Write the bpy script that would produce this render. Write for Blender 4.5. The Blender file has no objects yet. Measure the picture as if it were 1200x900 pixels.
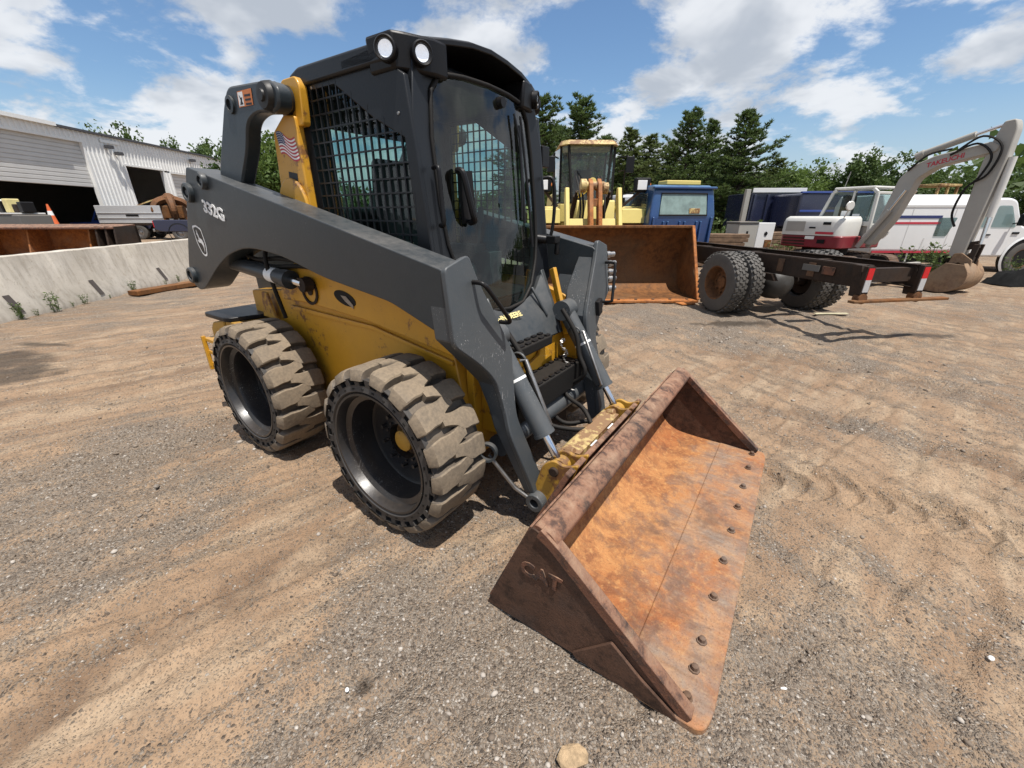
import bpy, bmesh, math, random
import numpy as np
from mathutils import Vector, Matrix
R = math.radians
rnd = random.Random(7)
C = bpy.context.scene.collection
S = bpy.context.scene

# ---------------------------------------------------------------- camera
CAM_H, PITCH, FPX = 1.65, 0.3963, 474.0          # 1200 px wide picture
cd = bpy.data.cameras.new('camera'); cam = bpy.data.objects.new('camera', cd); C.objects.link(cam)
cam.location = (0, 0, CAM_H); cam.rotation_euler = (math.pi/2 - PITCH, 0, 0)
cd.sensor_width = 36; cd.lens = 36*FPX/1200; cd.clip_start = .05; cd.clip_end = 3000
S.camera = cam

# ---------------------------------------------------------------- node helper
class G:
    def __init__(s, nt): s.nt = nt
    def __call__(s, typ, inp=None, out=0, **attr):
        n = s.nt.nodes.new('ShaderNode' + typ)
        for k, v in attr.items(): setattr(n, k, v)
        for k, v in (inp or {}).items():
            if isinstance(v, bpy.types.NodeSocket): s.nt.links.new(v, n.inputs[k])
            else:
                if isinstance(v, tuple) and len(v) == 3 and n.inputs[k].type == 'RGBA': v = v + (1,)
                n.inputs[k].default_value = v
        return n.outputs[out] if len(n.outputs) else n
    def mix(s, f, a, b, blend='MIX'):
        return s('Mix', {0: f, 6: a, 7: b}, out=2, data_type='RGBA', blend_type=blend)
    def m(s, op, a, b=0.0, clamp=False):
        return s('Math', {0: a, 1: b}, operation=op, use_clamp=clamp)
    def ramp(s, f, stops):
        o = s('ValToRGB', {0: f}); r = o.node.color_ramp
        while len(r.elements) < len(stops): r.elements.new(.5)
        for e, (p, c) in zip(r.elements, stops):
            e.position = p; e.color = (c, c, c, 1) if isinstance(c, (int, float)) else tuple(c) + (1,)
        return o
    def noise(s, sc, det=4, rough=.55, vec=None, dist=0, out=0):
        d = {'Scale': sc, 'Detail': det, 'Roughness': rough, 'Distortion': dist}
        if vec is not None: d['Vector'] = vec
        return s('TexNoise', d, out=out)

# ---------------------------------------------------------------- world and sun
SUN = Vector((.19, -.26, .945)).normalized()
w = bpy.data.worlds.new('World'); S.world = w; w.use_nodes = True
nt = w.node_tree; nt.nodes.clear(); g = G(nt)
sky = g('TexSky', sky_type='NISHITA', sun_disc=False, sun_elevation=math.asin(SUN.z),
        sun_rotation=math.atan2(SUN.x, SUN.y), air_density=1.25, dust_density=.35, ozone_density=1.6)
d = g('VectorMath', {0: g('TexCoord', out=0)}, operation='NORMALIZE')
sx = g('SeparateXYZ', {0: d}); sz = sx.node.outputs[2]
zz = g.m('ADD', g.m('MAXIMUM', sz, 0.0), .30)
u = g.m('DIVIDE', sx, zz); v = g.m('DIVIDE', sx.node.outputs[1], zz)
P = g('CombineXYZ', {0: g.m('ADD', u, 3.1), 1: g.m('ADD', v, 7.45), 2: 1.7})
big = g.noise(1.25, 2, .5, P)
fine = g.noise(3.4, 8, .60, P, .15)
dens = g.m('ADD', g.m('MULTIPLY', big, .62), g.m('MULTIPLY', fine, .55))
cov = g('MapRange', {0: dens, 1: .525, 2: .605, 3: 0., 4: 1.}, interpolation_type='SMOOTHSTEP')
# the same cloud field sampled a little higher: thick parts seen from below turn grey
P2 = g('VectorMath', {0: P, 1: (.02, -.16, .10)}, operation='ADD')
dens2 = g.m('ADD', g.m('MULTIPLY', g.noise(1.25, 2, .5, P2), .62), g.m('MULTIPLY', g.noise(3.1, 4, .55, P2, .25), .55))
thick = g('MapRange', {0: dens2, 1: .53, 2: .70, 3: 0., 4: 1.}, interpolation_type='SMOOTHSTEP')
ccol = g.mix(thick, (7.9, 8.1, 8.4), (4.6, 5.0, 5.6))
skyc = g.mix(1.0, sky, (.80, .95, 1.12), 'MULTIPLY')
hz = g('MapRange', {0: sz, 1: 0., 2: .22, 3: .6, 4: 0.}, interpolation_type='SMOOTHSTEP')
skyh = g.mix(hz, skyc, (4.6, 5.5, 6.9))
allc = g.mix(g.m('MULTIPLY', cov, .93), skyh, ccol)
bg = g('Background', {'Color': allc, 'Strength': .083})
g('OutputWorld', {'Surface': bg})
sl = bpy.data.lights.new('sun', 'SUN'); so = bpy.data.objects.new('sun', sl); C.objects.link(so)
sl.energy = 4.9; sl.angle = R(.55); sl.color = (1, .955, .89)
so.rotation_euler = SUN.to_track_quat('Z', 'Y').to_euler(); so.location = (0, 0, 30)
S.view_settings.view_transform = 'Standard'; S.view_settings.look = 'None'
S.view_settings.exposure = 0.42; S.view_settings.gamma = 1.0; S.view_settings.use_curve_mapping = False
S.render.engine = 'CYCLES'; S.cycles.max_bounces = 6; S.cycles.diffuse_bounces = 3; S.cycles.glossy_bounces = 3; S.cycles.transparent_max_bounces = 16

# ---------------------------------------------------------------- measuring helper: picture point -> point at a given distance
cP, sP = math.cos(PITCH), math.sin(PITCH)
def ray(px, py):
    a, b = (px-600)/FPX, (450-py)/FPX
    return Vector((a, cP+b*sP, -sP+b*cP))
def at(px, py, Y):
    r = ray(px, py); return Vector((0, 0, CAM_H)) + r*(Y/r.y)
def ground(px, py, z=0):
    r = ray(px, py); return Vector((0, 0, CAM_H)) + r*((z-CAM_H)/r.z)

# ---------------------------------------------------------------- mesh builder
class MB:
    def __init__(s): s.v = []; s.f = []; s.mi = []
    def add(s, vs, fs, mi=0):
        o = len(s.v); s.v += [Vector(p) for p in vs]
        for f in fs: s.f.append([o+i for i in f]); s.mi.append(mi)
        return s
    def box(s, c, size, rot=None, mi=0):
        hx, hy, hz = size[0]/2, size[1]/2, size[2]/2; c = Vector(c)
        vs = [Vector((x*hx, y*hy, z*hz)) for x in (-1, 1) for y in (-1, 1) for z in (-1, 1)]
        if rot is not None: vs = [rot @ p for p in vs]
        return s.add([p+c for p in vs], [(0,1,3,2),(4,6,7,5),(0,4,5,1),(2,3,7,6),(0,2,6,4),(1,5,7,3)], mi)
    def bx(s, x0, x1, y0, y1, z0, z1, mi=0):
        return s.box(((x0+x1)/2, (y0+y1)/2, (z0+z1)/2), (x1-x0, y1-y0, z1-z0), None, mi)
    def loft(s, A, B, mi=0, caps=True):
        n = len(A); fs = [(i, (i+1) % n, n+(i+1) % n, n+i) for i in range(n)]
        if caps: fs += [tuple(range(n))[::-1], tuple(range(n, 2*n))]
        return s.add(list(A)+list(B), fs, mi)
    def prism(s, poly, ext, mi=0):
        A = [Vector(p) for p in poly]; e = Vector(ext); return s.loft(A, [p+e for p in A], mi)
    def xz(s, pts, y0, y1, mi=0): return s.prism([(x, y0, z) for x, z in pts], (0, y1-y0, 0), mi)
    def yz(s, pts, x0, x1, mi=0): return s.prism([(x0, y, z) for y, z in pts], (x1-x0, 0, 0), mi)
    def xy(s, pts, z0, z1, mi=0): return s.prism([(x, y, z0) for x, y in pts], (0, 0, z1-z0), mi)
    def rings(s, RR, mi=0, closed=False, caps=True):
        n = len(RR[0]); vs = [p for r in RR for p in r]; fs = []
        m = len(RR)
        for k in range(m if closed else m-1):
            a, b = k*n, ((k+1) % m)*n
            fs += [(a+i, a+(i+1) % n, b+(i+1) % n, b+i) for i in range(n)]
        if caps and not closed: fs += [tuple(range(n))[::-1], tuple(range((m-1)*n, m*n))]
        return s.add(vs, fs, mi)
    def cyl(s, p0, p1, r0, r1=None, n=16, mi=0):
        r1 = r0 if r1 is None else r1
        return s.lathe([(r0, 0), (r1, (Vector(p1)-Vector(p0)).length)], p0, Vector(p1)-Vector(p0), n, mi)
    def lathe(s, prof, o, axis, n=24, mi=0, caps=True, closed=False):
        o = Vector(o); a = Vector(axis).normalized(); q = a.to_track_quat('Z', 'Y')
        RR = [[o + q @ Vector((r*math.cos(2*math.pi*i/n), r*math.sin(2*math.pi*i/n), h)) for i in range(n)] for r, h in prof]
        return s.rings(RR, mi, closed, caps)
    def tube(s, path, r, n=8, mi=0, closed=False):
        P = [Vector(p) for p in path]; m = len(P); RR = []; up = None
        for k in range(m):
            t = (P[(k+1) % m]-P[k-1]) if closed else (P[min(k+1, m-1)]-P[max(k-1, 0)])
            t.normalize()
            if up is None:
                up = Vector((0, 0, 1)) if abs(t.z) < .9 else Vector((1, 0, 0))
            x = up.cross(t).normalized(); up = t.cross(x).normalized()
            rr = r[k] if isinstance(r, (list, tuple)) else r
            RR.append([P[k] + (x*math.cos(2*math.pi*i/n) + up*math.sin(2*math.pi*i/n))*rr for i in range(n)])
        return s.rings(RR, mi, closed)
    def bar(s, p0, p1, wdt, hgt, mi=0, up=(0, 0, 1)):
        p0, p1 = Vector(p0), Vector(p1); t = (p1-p0).normalized(); x = Vector(up).cross(t)
        if x.length < 1e-4: x = Vector((1, 0, 0))
        x.normalize(); u = t.cross(x)
        q = [x*a*wdt/2 + u*b*hgt/2 for a, b in ((-1, -1), (1, -1), (1, 1), (-1, 1))]
        return s.loft([p0+k for k in q], [p1+k for k in q], mi)
    def grid(s, pts, mi=0):      # pts[j][i] sheet
        m, n = len(pts), len(pts[0])
        return s.add([p for r in pts for p in r], [(j*n+i, j*n+i+1, (j+1)*n+i+1, (j+1)*n+i) for j in range(m-1) for i in range(n-1)], mi)
    def mirror_y(s):
        for p in s.v: p.y = -p.y
        return s
    def xf(s, M):
        s.v = [M @ p for p in s.v]; return s
    def build(s, name, mat, parent=None, smooth=40, bevel=0, seg=2, recalc=True):
        me = bpy.data.meshes.new(name)
        me.from_pydata([tuple(p) for p in s.v], [], s.f)
        for mt in (mat if isinstance(mat, (list, tuple)) else [mat]): me.materials.append(mt)
        if max(s.mi, default=0): me.polygons.foreach_set('material_index', s.mi)
        if recalc:
            b = bmesh.new(); b.from_mesh(me); bmesh.ops.recalc_face_normals(b, faces=b.faces); b.to_mesh(me); b.free()
        if smooth:
            me.polygons.foreach_set('use_smooth', [True]*len(me.polygons)); me.set_sharp_from_angle(angle=R(smooth))
        o = bpy.data.objects.new(name, me); C.objects.link(o)
        if parent: o.parent = parent
        if bevel:
            b = o.modifiers.new('bevel', 'BEVEL'); b.width = bevel; b.segments = seg; b.limit_method = 'ANGLE'; b.angle_limit = R(35)
        return o
def tag(o, label=None, cat=None, group=None, kind=None):
    for k, v in (('label', label), ('category', cat), ('group', group), ('kind', kind)):
        if v: o[k] = v
    return o
def empty(name, loc=(0, 0, 0), rz=0, **kw):
    o = bpy.data.objects.new(name, None); C.objects.link(o); o.location = loc; o.rotation_euler = (0, 0, rz)
    return tag(o, **kw)
def copy_tree(o, parent=None, loc=None, rz=None):
    c = o.copy(); C.objects.link(c)
    if parent is not None: c.parent = parent
    if loc is not None: c.location = loc
    if rz is not None: c.rotation_euler = (0, 0, rz)
    for ch in list(o.children): copy_tree(ch, c)
    return c
def bez(pts, n=8):                # smooth curve through points (Catmull-Rom)
    P = [Vector(p) for p in pts]; out = []
    for i in range(len(P)-1):
        a, b, c_, d_ = P[max(i-1, 0)], P[i], P[i+1], P[min(i+2, len(P)-1)]
        for k in range(n):
            t = k/n
            out.append(.5*((2*b) + (c_-a)*t + (2*a-5*b+4*c_-d_)*t*t + (3*b-a-3*c_+d_)*t**3))
    return out + [P[-1]]
def roundpoly(pts, r, n=4):       # round the corners of a 2D polygon
    out = []; m = len(pts)
    for i in range(m):
        p = Vector(pts[i][:2]); a = Vector(pts[i-1][:2]); b = Vector(pts[(i+1) % m][:2])
        rr = pts[i][2] if len(pts[i]) > 2 else r
        da, db = (a-p), (b-p); q = min(rr, da.length*.45, db.length*.45)
        if q < 1e-4: out.append((p.x, p.y)); continue
        s0, s1 = p+da.normalized()*q, p+db.normalized()*q
        for k in range(n+1):
            t = k/n; z = s0*(1-t)**2 + p*2*t*(1-t) + s1*t*t; out.append((z.x, z.y))
    return out
def text_mesh(txt, size, name, mat, parent, M, ext=.002, bold=0.0, shear=0, space=1.0):
    cu = bpy.data.curves.new(name, 'FONT'); cu.body = txt; cu.size = size; cu.extrude = ext; cu.offset = bold; cu.shear = shear
    cu.space_character = space; cu.resolution_u = 3
    t = bpy.data.objects.new(name, cu); C.objects.link(t)
    dg = bpy.context.evaluated_depsgraph_get(); me = bpy.data.meshes.new_from_object(t.evaluated_get(dg))
    bpy.data.objects.remove(t)
    me.transform(M); me.materials.clear(); me.materials.append(mat)
    o = bpy.data.objects.new(name, me); C.objects.link(o); o.parent = parent
    return o
def frame_m(o, xdir, ydir):       # matrix taking text x,y to given 3D directions
    x, y = Vector(xdir), Vector(ydir); z = x.cross(y).normalized()
    M = Matrix.Identity(4)
    for i in range(3): M[i][0], M[i][1], M[i][2], M[i][3] = x[i], y[i], z[i], o[i]
    return M

# ---------------------------------------------------------------- materials
def newmat(name):
    m = bpy.data.materials.new(name); m.use_nodes = True; nt = m.node_tree; nt.nodes.clear()
    g = G(nt); return m, g
def finish(g, bsdf):
    g('OutputMaterial', {'Surface': bsdf})
def bump(g, h, strength=.3, dist=.01):
    return g('Bump', {'Height': h, 'Strength': strength, 'Distance': dist})
def painted(name, col, rough=.42, dust=.25, dustcol=(.30, .215, .14), wear=0., wearcol=(.30, .29, .28), metal=0., sc=1., coat=0., var=.12, rust=0., spec=.5):
    m, g = newmat(name); co = g('TexCoord', out=3)
    n1 = g.noise(3.1*sc, 6, .6, co); n2 = g.noise(23*sc, 5, .65, co); n3 = g.noise(90*sc, 3, .6, co)
    c = g.mix(g.m('MULTIPLY', g.ramp(n1, [(.3, 0), (.7, 1)]), var*2), col, tuple(x*.62 for x in col))
    if rust:
        rm = g.ramp(g.m('ADD', g.m('MULTIPLY', n1, .55), g.m('MULTIPLY', n2, .5)), [(.60-.12*rust, 0), (.66-.12*rust, 1)])
        c = g.mix(g.m('MULTIPLY', rm, .9), c, g.mix(n3, (.09, .035, .014), (.26, .10, .035)))
    if wear:
        w2 = g.noise(4.2*sc, 4, .6, co); wm = g.m('MULTIPLY', g.ramp(g.noise(55*sc, 5, .62, co), [(.70, 0), (.72, 1)]), .7)
        for an, sx_, sz_ in ((.35, 210, 9), (-.5, 170, 7), (1.1, 240, 14)):
            st = g('Mapping', {0: g('Mapping', {0: co, 2: (an, an*.6, .2)}), 3: (sx_*sc, sx_*sc, sz_*sc)})
            wm = g.m('MAXIMUM', wm, g.ramp(g.noise(1, 2, .4, st), [(.70, 0), (.735, 1)]))
        wm = g.m('MULTIPLY', wm, g.ramp(w2, [(.535-.02*wear, 0), (.66, 1)]))
        c = g.mix(g.m('MULTIPLY', wm, min(1, wear*1.3), True), c, wearcol)
    nz = g('SeparateXYZ', {0: g('NewGeometry', out=1)}).node.outputs[2]
    up = g('MapRange', {0: nz, 1: .0, 2: .95, 3: .16, 4: 1.})
    df = g.m('MULTIPLY', g.m('MULTIPLY', g.ramp(g.m('ADD', g.m('MULTIPLY', n1, .6), g.m('MULTIPLY', n2, .4)), [(.35, .15), (.68, 1)]), up), dust*1.25, True)
    c = g.mix(df, c, dustcol)
    ro = g.m('ADD', g.m('MULTIPLY', df, .5), g.m('ADD', rough-.06, g.m('MULTIPLY', n2, .12)), True)
    b = g('BsdfPrincipled', {'Base Color': c, 'Roughness': ro, 'Metallic': metal, 'Specular IOR Level': spec, 'Coat Weight': coat, 'Coat Roughness': .15,
                             'Normal': bump(g, g.m('ADD', n3, g.m('MULTIPLY', n2, 1.5)), .10, .004)})
    finish(g, b); return m
def rusty(name, a, b_, grey=(.20, .19, .175), greyamt=.3, dark=(.05, .03, .02), rough=.75, sc=1., darkamt=.5):
    m, g = newmat(name); co = g('TexCoord', out=3)
    n1 = g.noise(2.2*sc, 7, .62, co, .5); n2 = g.noise(14*sc, 8, .68, co, .3); n3 = g.noise(110*sc, 4, .6, co); n4 = g.noise(1.5*sc, 4, .55, g('Mapping', {0: co, 1: (4, 9, 2)}))
    c = g.mix(g.ramp(n1, [(.38, 0), (.62, 1)]), a, b_)
    c = g.mix(g.m('MULTIPLY', g.ramp(n2, [(.42, 0), (.72, 1)]), .6), c, tuple(x*1.5 for x in a))
    c = g.mix(g.m('MULTIPLY', g.ramp(n4, [(.50, 0), (.66, 1)]), greyamt), c, grey)
    c = g.mix(g.m('MULTIPLY', g.ramp(g.m('ADD', g.m('MULTIPLY', n2, .6), g.m('MULTIPLY', n4, .4)), [(.50, 0), (.36, 1)] [::-1]), darkamt), c, dark)
    c = g.mix(g.m('MULTIPLY', g.ramp(n3, [(.5, 0), (.72, 1)]), .45), c, dark)
    b = g('BsdfPrincipled', {'Base Color': c, 'Roughness': g.m('ADD', rough-.12, g.m('MULTIPLY', n2, .25)), 'Metallic': .1, 'Specular IOR Level': .25,
                             'Normal': bump(g, g.m('ADD', n3, g.m('MULTIPLY', n2, 2.)), .28, .006)})
    finish(g, b); return m
def plain(name, col, rough=.6, metal=0., var=.2, sc=12, bumpy=.1, spec=.5):
    m, g = newmat(name); co = g('TexCoord', out=3); n = g.noise(sc, 5, .6, co)
    c = g.mix(g.ramp(n, [(.3, 0), (.7, 1)]), tuple(x*(1-var) for x in col), tuple(min(1, x*(1+var)) for x in col))
    b = g('BsdfPrincipled', {'Base Color': c, 'Roughness': rough, 'Metallic': metal, 'Specular IOR Level': spec, 'Normal': bump(g, g.noise(sc*6, 3, .6, co), bumpy, .004)})
    finish(g, b); return m
def glass(name, tint=(.45, .56, .54), refl=1.0, dirt=.06):
    m, g = newmat(name); co = g('TexCoord', out=3)
    t = g('BsdfTransparent', {0: tint + (1,)}); gl = g('BsdfGlossy', {0: (1, 1, 1, 1), 'Roughness': .03})
    ge = g('NewGeometry', out=1); dt = g.m('ABSOLUTE', g('VectorMath', {0: ge, 1: ge.node.outputs[4]}, out=1, operation='DOT_PRODUCT'))
    fr = g.m('ADD', .04, g.m('MULTIPLY', .96, g.m('POWER', g.m('SUBTRACT', 1.0, dt, True), 5.0)))
    a = g('MixShader', {0: g.m('MULTIPLY', fr, refl, True), 1: t, 2: gl})
    df = g('BsdfDiffuse', {0: (.35, .31, .25, 1)})
    n = g.noise(3, 6, .65, g('Mapping', {0: co, 3: (1, 1, .35)}), .6)
    b = g('MixShader', {0: g.m('MULTIPLY', g.ramp(n, [(.35, .15), (.75, 1)]), dirt), 1: a, 2: df})
    finish(g, b); return m
def emit(name, col, st):
    m, g = newmat(name); finish(g, g('BsdfPrincipled', {'Base Color': col + (1,), 'Emission Color': col + (1,), 'Emission Strength': st, 'Roughness': .15})); return m

M = {}
M['char'] = painted('charcoal_paint', (.021, .029, .035), .36, .42, dustcol=(.17, .155, .14), wear=.8, wearcol=(.10, .10, .10), coat=.05, var=.15, spec=.35)
M['charworn'] = painted('charcoal_paint_worn', (.048, .057, .064), .40, .35, dustcol=(.17, .15, .13), wear=1.0, wearcol=(.42, .41, .40), spec=.5)
M['cabpaint'] = painted('cab_paint', (.011, .013, .016), .34, .12, dustcol=(.12, .11, .10), coat=.0, var=.06, spec=.28)
M['yellow'] = painted('yellow_paint', (.60, .30, .018), .38, .6, dustcol=(.17, .11, .06), wear=.45, wearcol=(.07, .045, .03), coat=.15, rust=.12)
M['yellowdirty'] = painted('yellow_paint_dirty', (.50, .27, .03), .5, .6, dustcol=(.13, .085, .05), wear=.7, wearcol=(.05, .035, .025), rust=.5)
M['cream'] = painted('cream_paint_dirty', (.56, .42, .17), .55, .5, dustcol=(.22, .15, .09), wear=.7, wearcol=(.07, .045, .03), rust=.9)
M['black'] = painted('black_plastic', (.006, .006, .007), .40, .03, spec=.28)
M['blackmat'] = painted('black_rubber', (.008, .008, .008), .65, .05, spec=.25)
M['inside'] = plain('cab_interior', (.035, .036, .038), .7)
M['chrome'] = plain('chromed_rod', (.75, .75, .76), .14, 1., .04, 30, .02)
M['steel'] = plain('worn_steel', (.32, .31, .30), .4, .9, .25, 20)
M['lens'] = emit('lamp_lens', (.93, .96, 1.), .30)
M['blackpin'] = plain('greasy_black_steel', (.012, .011, .010), .5, .2, .3)
M['lensglass'] = glass('lamp_glass', (.95, .97, 1.), 1.2, .12)
M['white'] = plain('white_decal', (.78, .78, .76), .5, 0, .05)
M['orangedecal'] = plain('orange_decal', (.55, .16, .03), .5, 0, .1)
M['redp'] = plain('red_print', (.45, .03, .05), .5, 0, .1)
M['bluep'] = plain('blue_print', (.02, .03, .12), .5, 0, .1)
M['gold'] = plain('pale_yellow_print', (.65, .55, .25), .5, 0, .1)
M['rim'] = painted('black_rim_scuffed', (.011, .012, .014), .34, .10, wear=.6, wearcol=(.30, .29, .27), coat=.2)
M['glass'] = glass('tinted_cab_glass', (.52, .68, .65), 1.4, .02)
M['glass2'] = glass('vehicle_glass', (.55, .66, .66), 1.3, .10)
def tyre_mat(name, dust, dustcol=(.27, .205, .14)):
    m, g = newmat(name); co = g('TexCoord', out=3)
    n1 = g.noise(7, 6, .65, co); n2 = g.noise(60, 4, .6, co)
    f = g.m('MULTIPLY', g.ramp(g.m('ADD', g.m('MULTIPLY', n1, .65), g.m('MULTIPLY', n2, .35)), [(.22, .40), (.58, 1)]), dust, True)
    c = g.mix(f, (.021, .021, .022), g.mix(n2, tuple(x*.72 for x in dustcol), tuple(x*1.2 for x in dustcol)))
    finish(g, g('BsdfPrincipled', {'Base Color': c, 'Roughness': g.m('ADD', .55, g.m('MULTIPLY', f, .35)), 'Normal': bump(g, g.m('ADD', n2, n1), .25, .005)})); return m
M['rubber'] = tyre_mat('tyre_sidewall', .16, (.16, .13, .10))
M['lug'] = tyre_mat('tyre_tread_dusty', 1.0, (.215, .165, .112))
M['groove'] = tyre_mat('tyre_groove', .42)
M['oldtyre'] = tyre_mat('old_truck_tyre', .55, (.15, .135, .115))
def bucket_floor():
    m, g = newmat('bucket_floor_rust'); co = g('TexCoord', out=3); sep = g('SeparateXYZ', {0: co})
    n1 = g.noise(1.7, 7, .65, co, .6); n2 = g.noise(9, 8, .7, co, .4); n3 = g.noise(130, 4, .6, co); n5 = g.noise(38, 5, .65, co)
    scr = g.noise(1, 5, .6, g('Mapping', {0: co, 3: (2.2, 34, 10)}))             # scrape lines along the digging direction
    c = g.mix(g.ramp(n1, [(.36, 0), (.64, 1)]), (.30, .10, .028), (.42, .20, .07))
    c = g.mix(g.m('MULTIPLY', g.ramp(n2, [(.44, 0), (.60, 1)]), .75), c, (.155, .052, .020))
    c = g.mix(g.m('MULTIPLY', g.ramp(n5, [(.52, 0), (.70, 1)]), .6), c, (.50, .27, .10))
    front = g('MapRange', {0: sep, 1: 1.80, 2: 2.22, 3: 0., 4: 1.}, interpolation_type='SMOOTHSTEP')
    gm = g.m('MULTIPLY', g.ramp(g.m('ADD', g.m('ADD', g.m('MULTIPLY', n1, .45), g.m('MULTIPLY', n2, .25)), g.m('MULTIPLY', front, .13)), [(.40, 0), (.56, 1)]), .80)
    grey = g.mix(g.ramp(scr, [(.35, 0), (.7, 1)]), (.185, .145, .110), (.275, .248, .208))
    c = g.mix(gm, c, grey)
    c = g.mix(g.m('MULTIPLY', g.ramp(g.noise(3.2, 6, .7, g('Mapping', {0: co, 1: (3, 7, 1)}), .5), [(.53, 0), (.64, 1)]), .6), c, (.105, .055, .034))
    c = g.mix(g.m('MULTIPLY', g.ramp(scr, [(.60, 0), (.70, 1)]), .35), c, (.13, .075, .045))
    c = g.mix(g.m('MULTIPLY', g.ramp(n3, [(.54, 0), (.70, 1)]), .5), c, (.085, .04, .02))
    finish(g, g('BsdfPrincipled', {'Base Color': c, 'Roughness': g.m('ADD', .62, g.m('MULTIPLY', n2, .3)), 'Metallic': .1, 'Normal': bump(g, g.m('ADD', n3, g.m('ADD', g.m('MULTIPLY', n5, 2.), g.m('MULTIPLY', scr, 2.))), .35, .006)})); return m
M['bucketin'] = bucket_floor()
M['bucketout'] = rusty('bucket_shell_rust', (.075, .040, .026), (.125, .066, .042), (.055, .050, .047), .75, (.016, .012, .010), darkamt=.75, sc=1.3)
def lip_mat():
    m, g = newmat('bucket_lip_rust'); co = g('TexCoord', out=3); n1 = g.noise(2.6, 7, .65, co, .5); n2 = g.noise(13, 7, .68, co, .3); n3 = g.noise(120, 3, .6, co)
    nz = g('SeparateXYZ', {0: g('NewGeometry', out=1)}).node.outputs[2]; up = g('MapRange', {0: nz, 1: .2, 2: 1., 3: 0., 4: 1.})
    c = g.mix(g.ramp(n1, [(.36, 0), (.62, 1)]), (.20, .082, .046), (.125, .058, .036))
    c = g.mix(g.m('MULTIPLY', g.ramp(n2, [(.50, 0), (.60, 1)]), .75), c, (.045, .030, .024))
    c = g.mix(g.m('MULTIPLY', g.ramp(g.noise(5, 6, .7, co), [(.52, 0), (.62, 1)]), .8), c, (.020, .018, .018))
    c = g.mix(g.m('MULTIPLY', g.m('MULTIPLY', g.ramp(n2, [(.32, 1), (.60, 0)]), up), .75), c, (.36, .24, .155))
    c = g.mix(g.m('MULTIPLY', g.ramp(n3, [(.55, 0), (.70, 1)]), .4), c, (.30, .14, .06))
    finish(g, g('BsdfPrincipled', {'Base Color': c, 'Roughness': g.m('ADD', .55, g.m('MULTIPLY', n2, .35)), 'Metallic': .15, 'Normal': bump(g, g.m('ADD', n3, g.m('MULTIPLY', n2, 2.5)), .4, .007)})); return m
M['bucketlip'] = lip_mat()
def edge_mat():
    m, g = newmat('cutting_edge_dusty'); co = g('TexCoord', out=3); n1 = g.noise(2.4, 7, .65, co, .6); n2 = g.noise(15, 7, .7, co, .3); n3 = g.noise(110, 3, .6, co)
    scr = g.noise(1, 5, .6, g('Mapping', {0: co, 3: (3.0, 40, 10)}))
    c = g.mix(g.ramp(n1, [(.36, 0), (.62, 1)]), (.27, .19, .125), (.24, .125, .062))
    c = g.mix(g.m('MULTIPLY', g.ramp(n2, [(.48, 0), (.60, 1)]), .65), c, (.15, .085, .05))
    c = g.mix(g.m('MULTIPLY', g.ramp(scr, [(.52, 0), (.66, 1)]), .6), c, (.30, .245, .185))
    c = g.mix(g.m('MULTIPLY', g.ramp(g.noise(6, 6, .7, co, .4), [(.55, 0), (.66, 1)]), .7), c, (.34, .145, .055))
    c = g.mix(g.m('MULTIPLY', g.ramp(n3, [(.55, 0), (.70, 1)]), .5), c, (.10, .055, .03))
    finish(g, g('BsdfPrincipled', {'Base Color': c, 'Roughness': .8, 'Metallic': .1, 'Normal': bump(g, g.m('ADD', n3, g.m('ADD', g.m('MULTIPLY', n2, 2.), scr)), .45, .007)})); return m
M['edge'] = edge_mat(); M['paleglass'] = plain('pale_dusty_glass', (.20, .27, .25), .12, 0, .25, 5, .02); M['hubrust'] = rusty('rusty_hub', (.17, .075, .03), (.11, .055, .028), (.12, .09, .07), .4, (.03, .018, .012), darkamt=.6)
M['bolt'] = rusty('rusty_bolt', (.10, .06, .04), (.16, .09, .05), darkamt=.6)
M['rustbrown'] = rusty('loader_bucket_rust', (.18, .075, .024), (.10, .045, .018), (.14, .10, .06), .4, (.035, .018, .01), sc=.7)
M['rustorange'] = rusty('orange_rust', (.40, .15, .04), (.25, .09, .03), (.3, .22, .15), .3, (.07, .035, .02), darkamt=.35)
M['rustdark'] = rusty('dark_frame_rust', (.030, .021, .016), (.052, .031, .02), (.040, .036, .033), .5, (.010, .008, .007))

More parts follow.
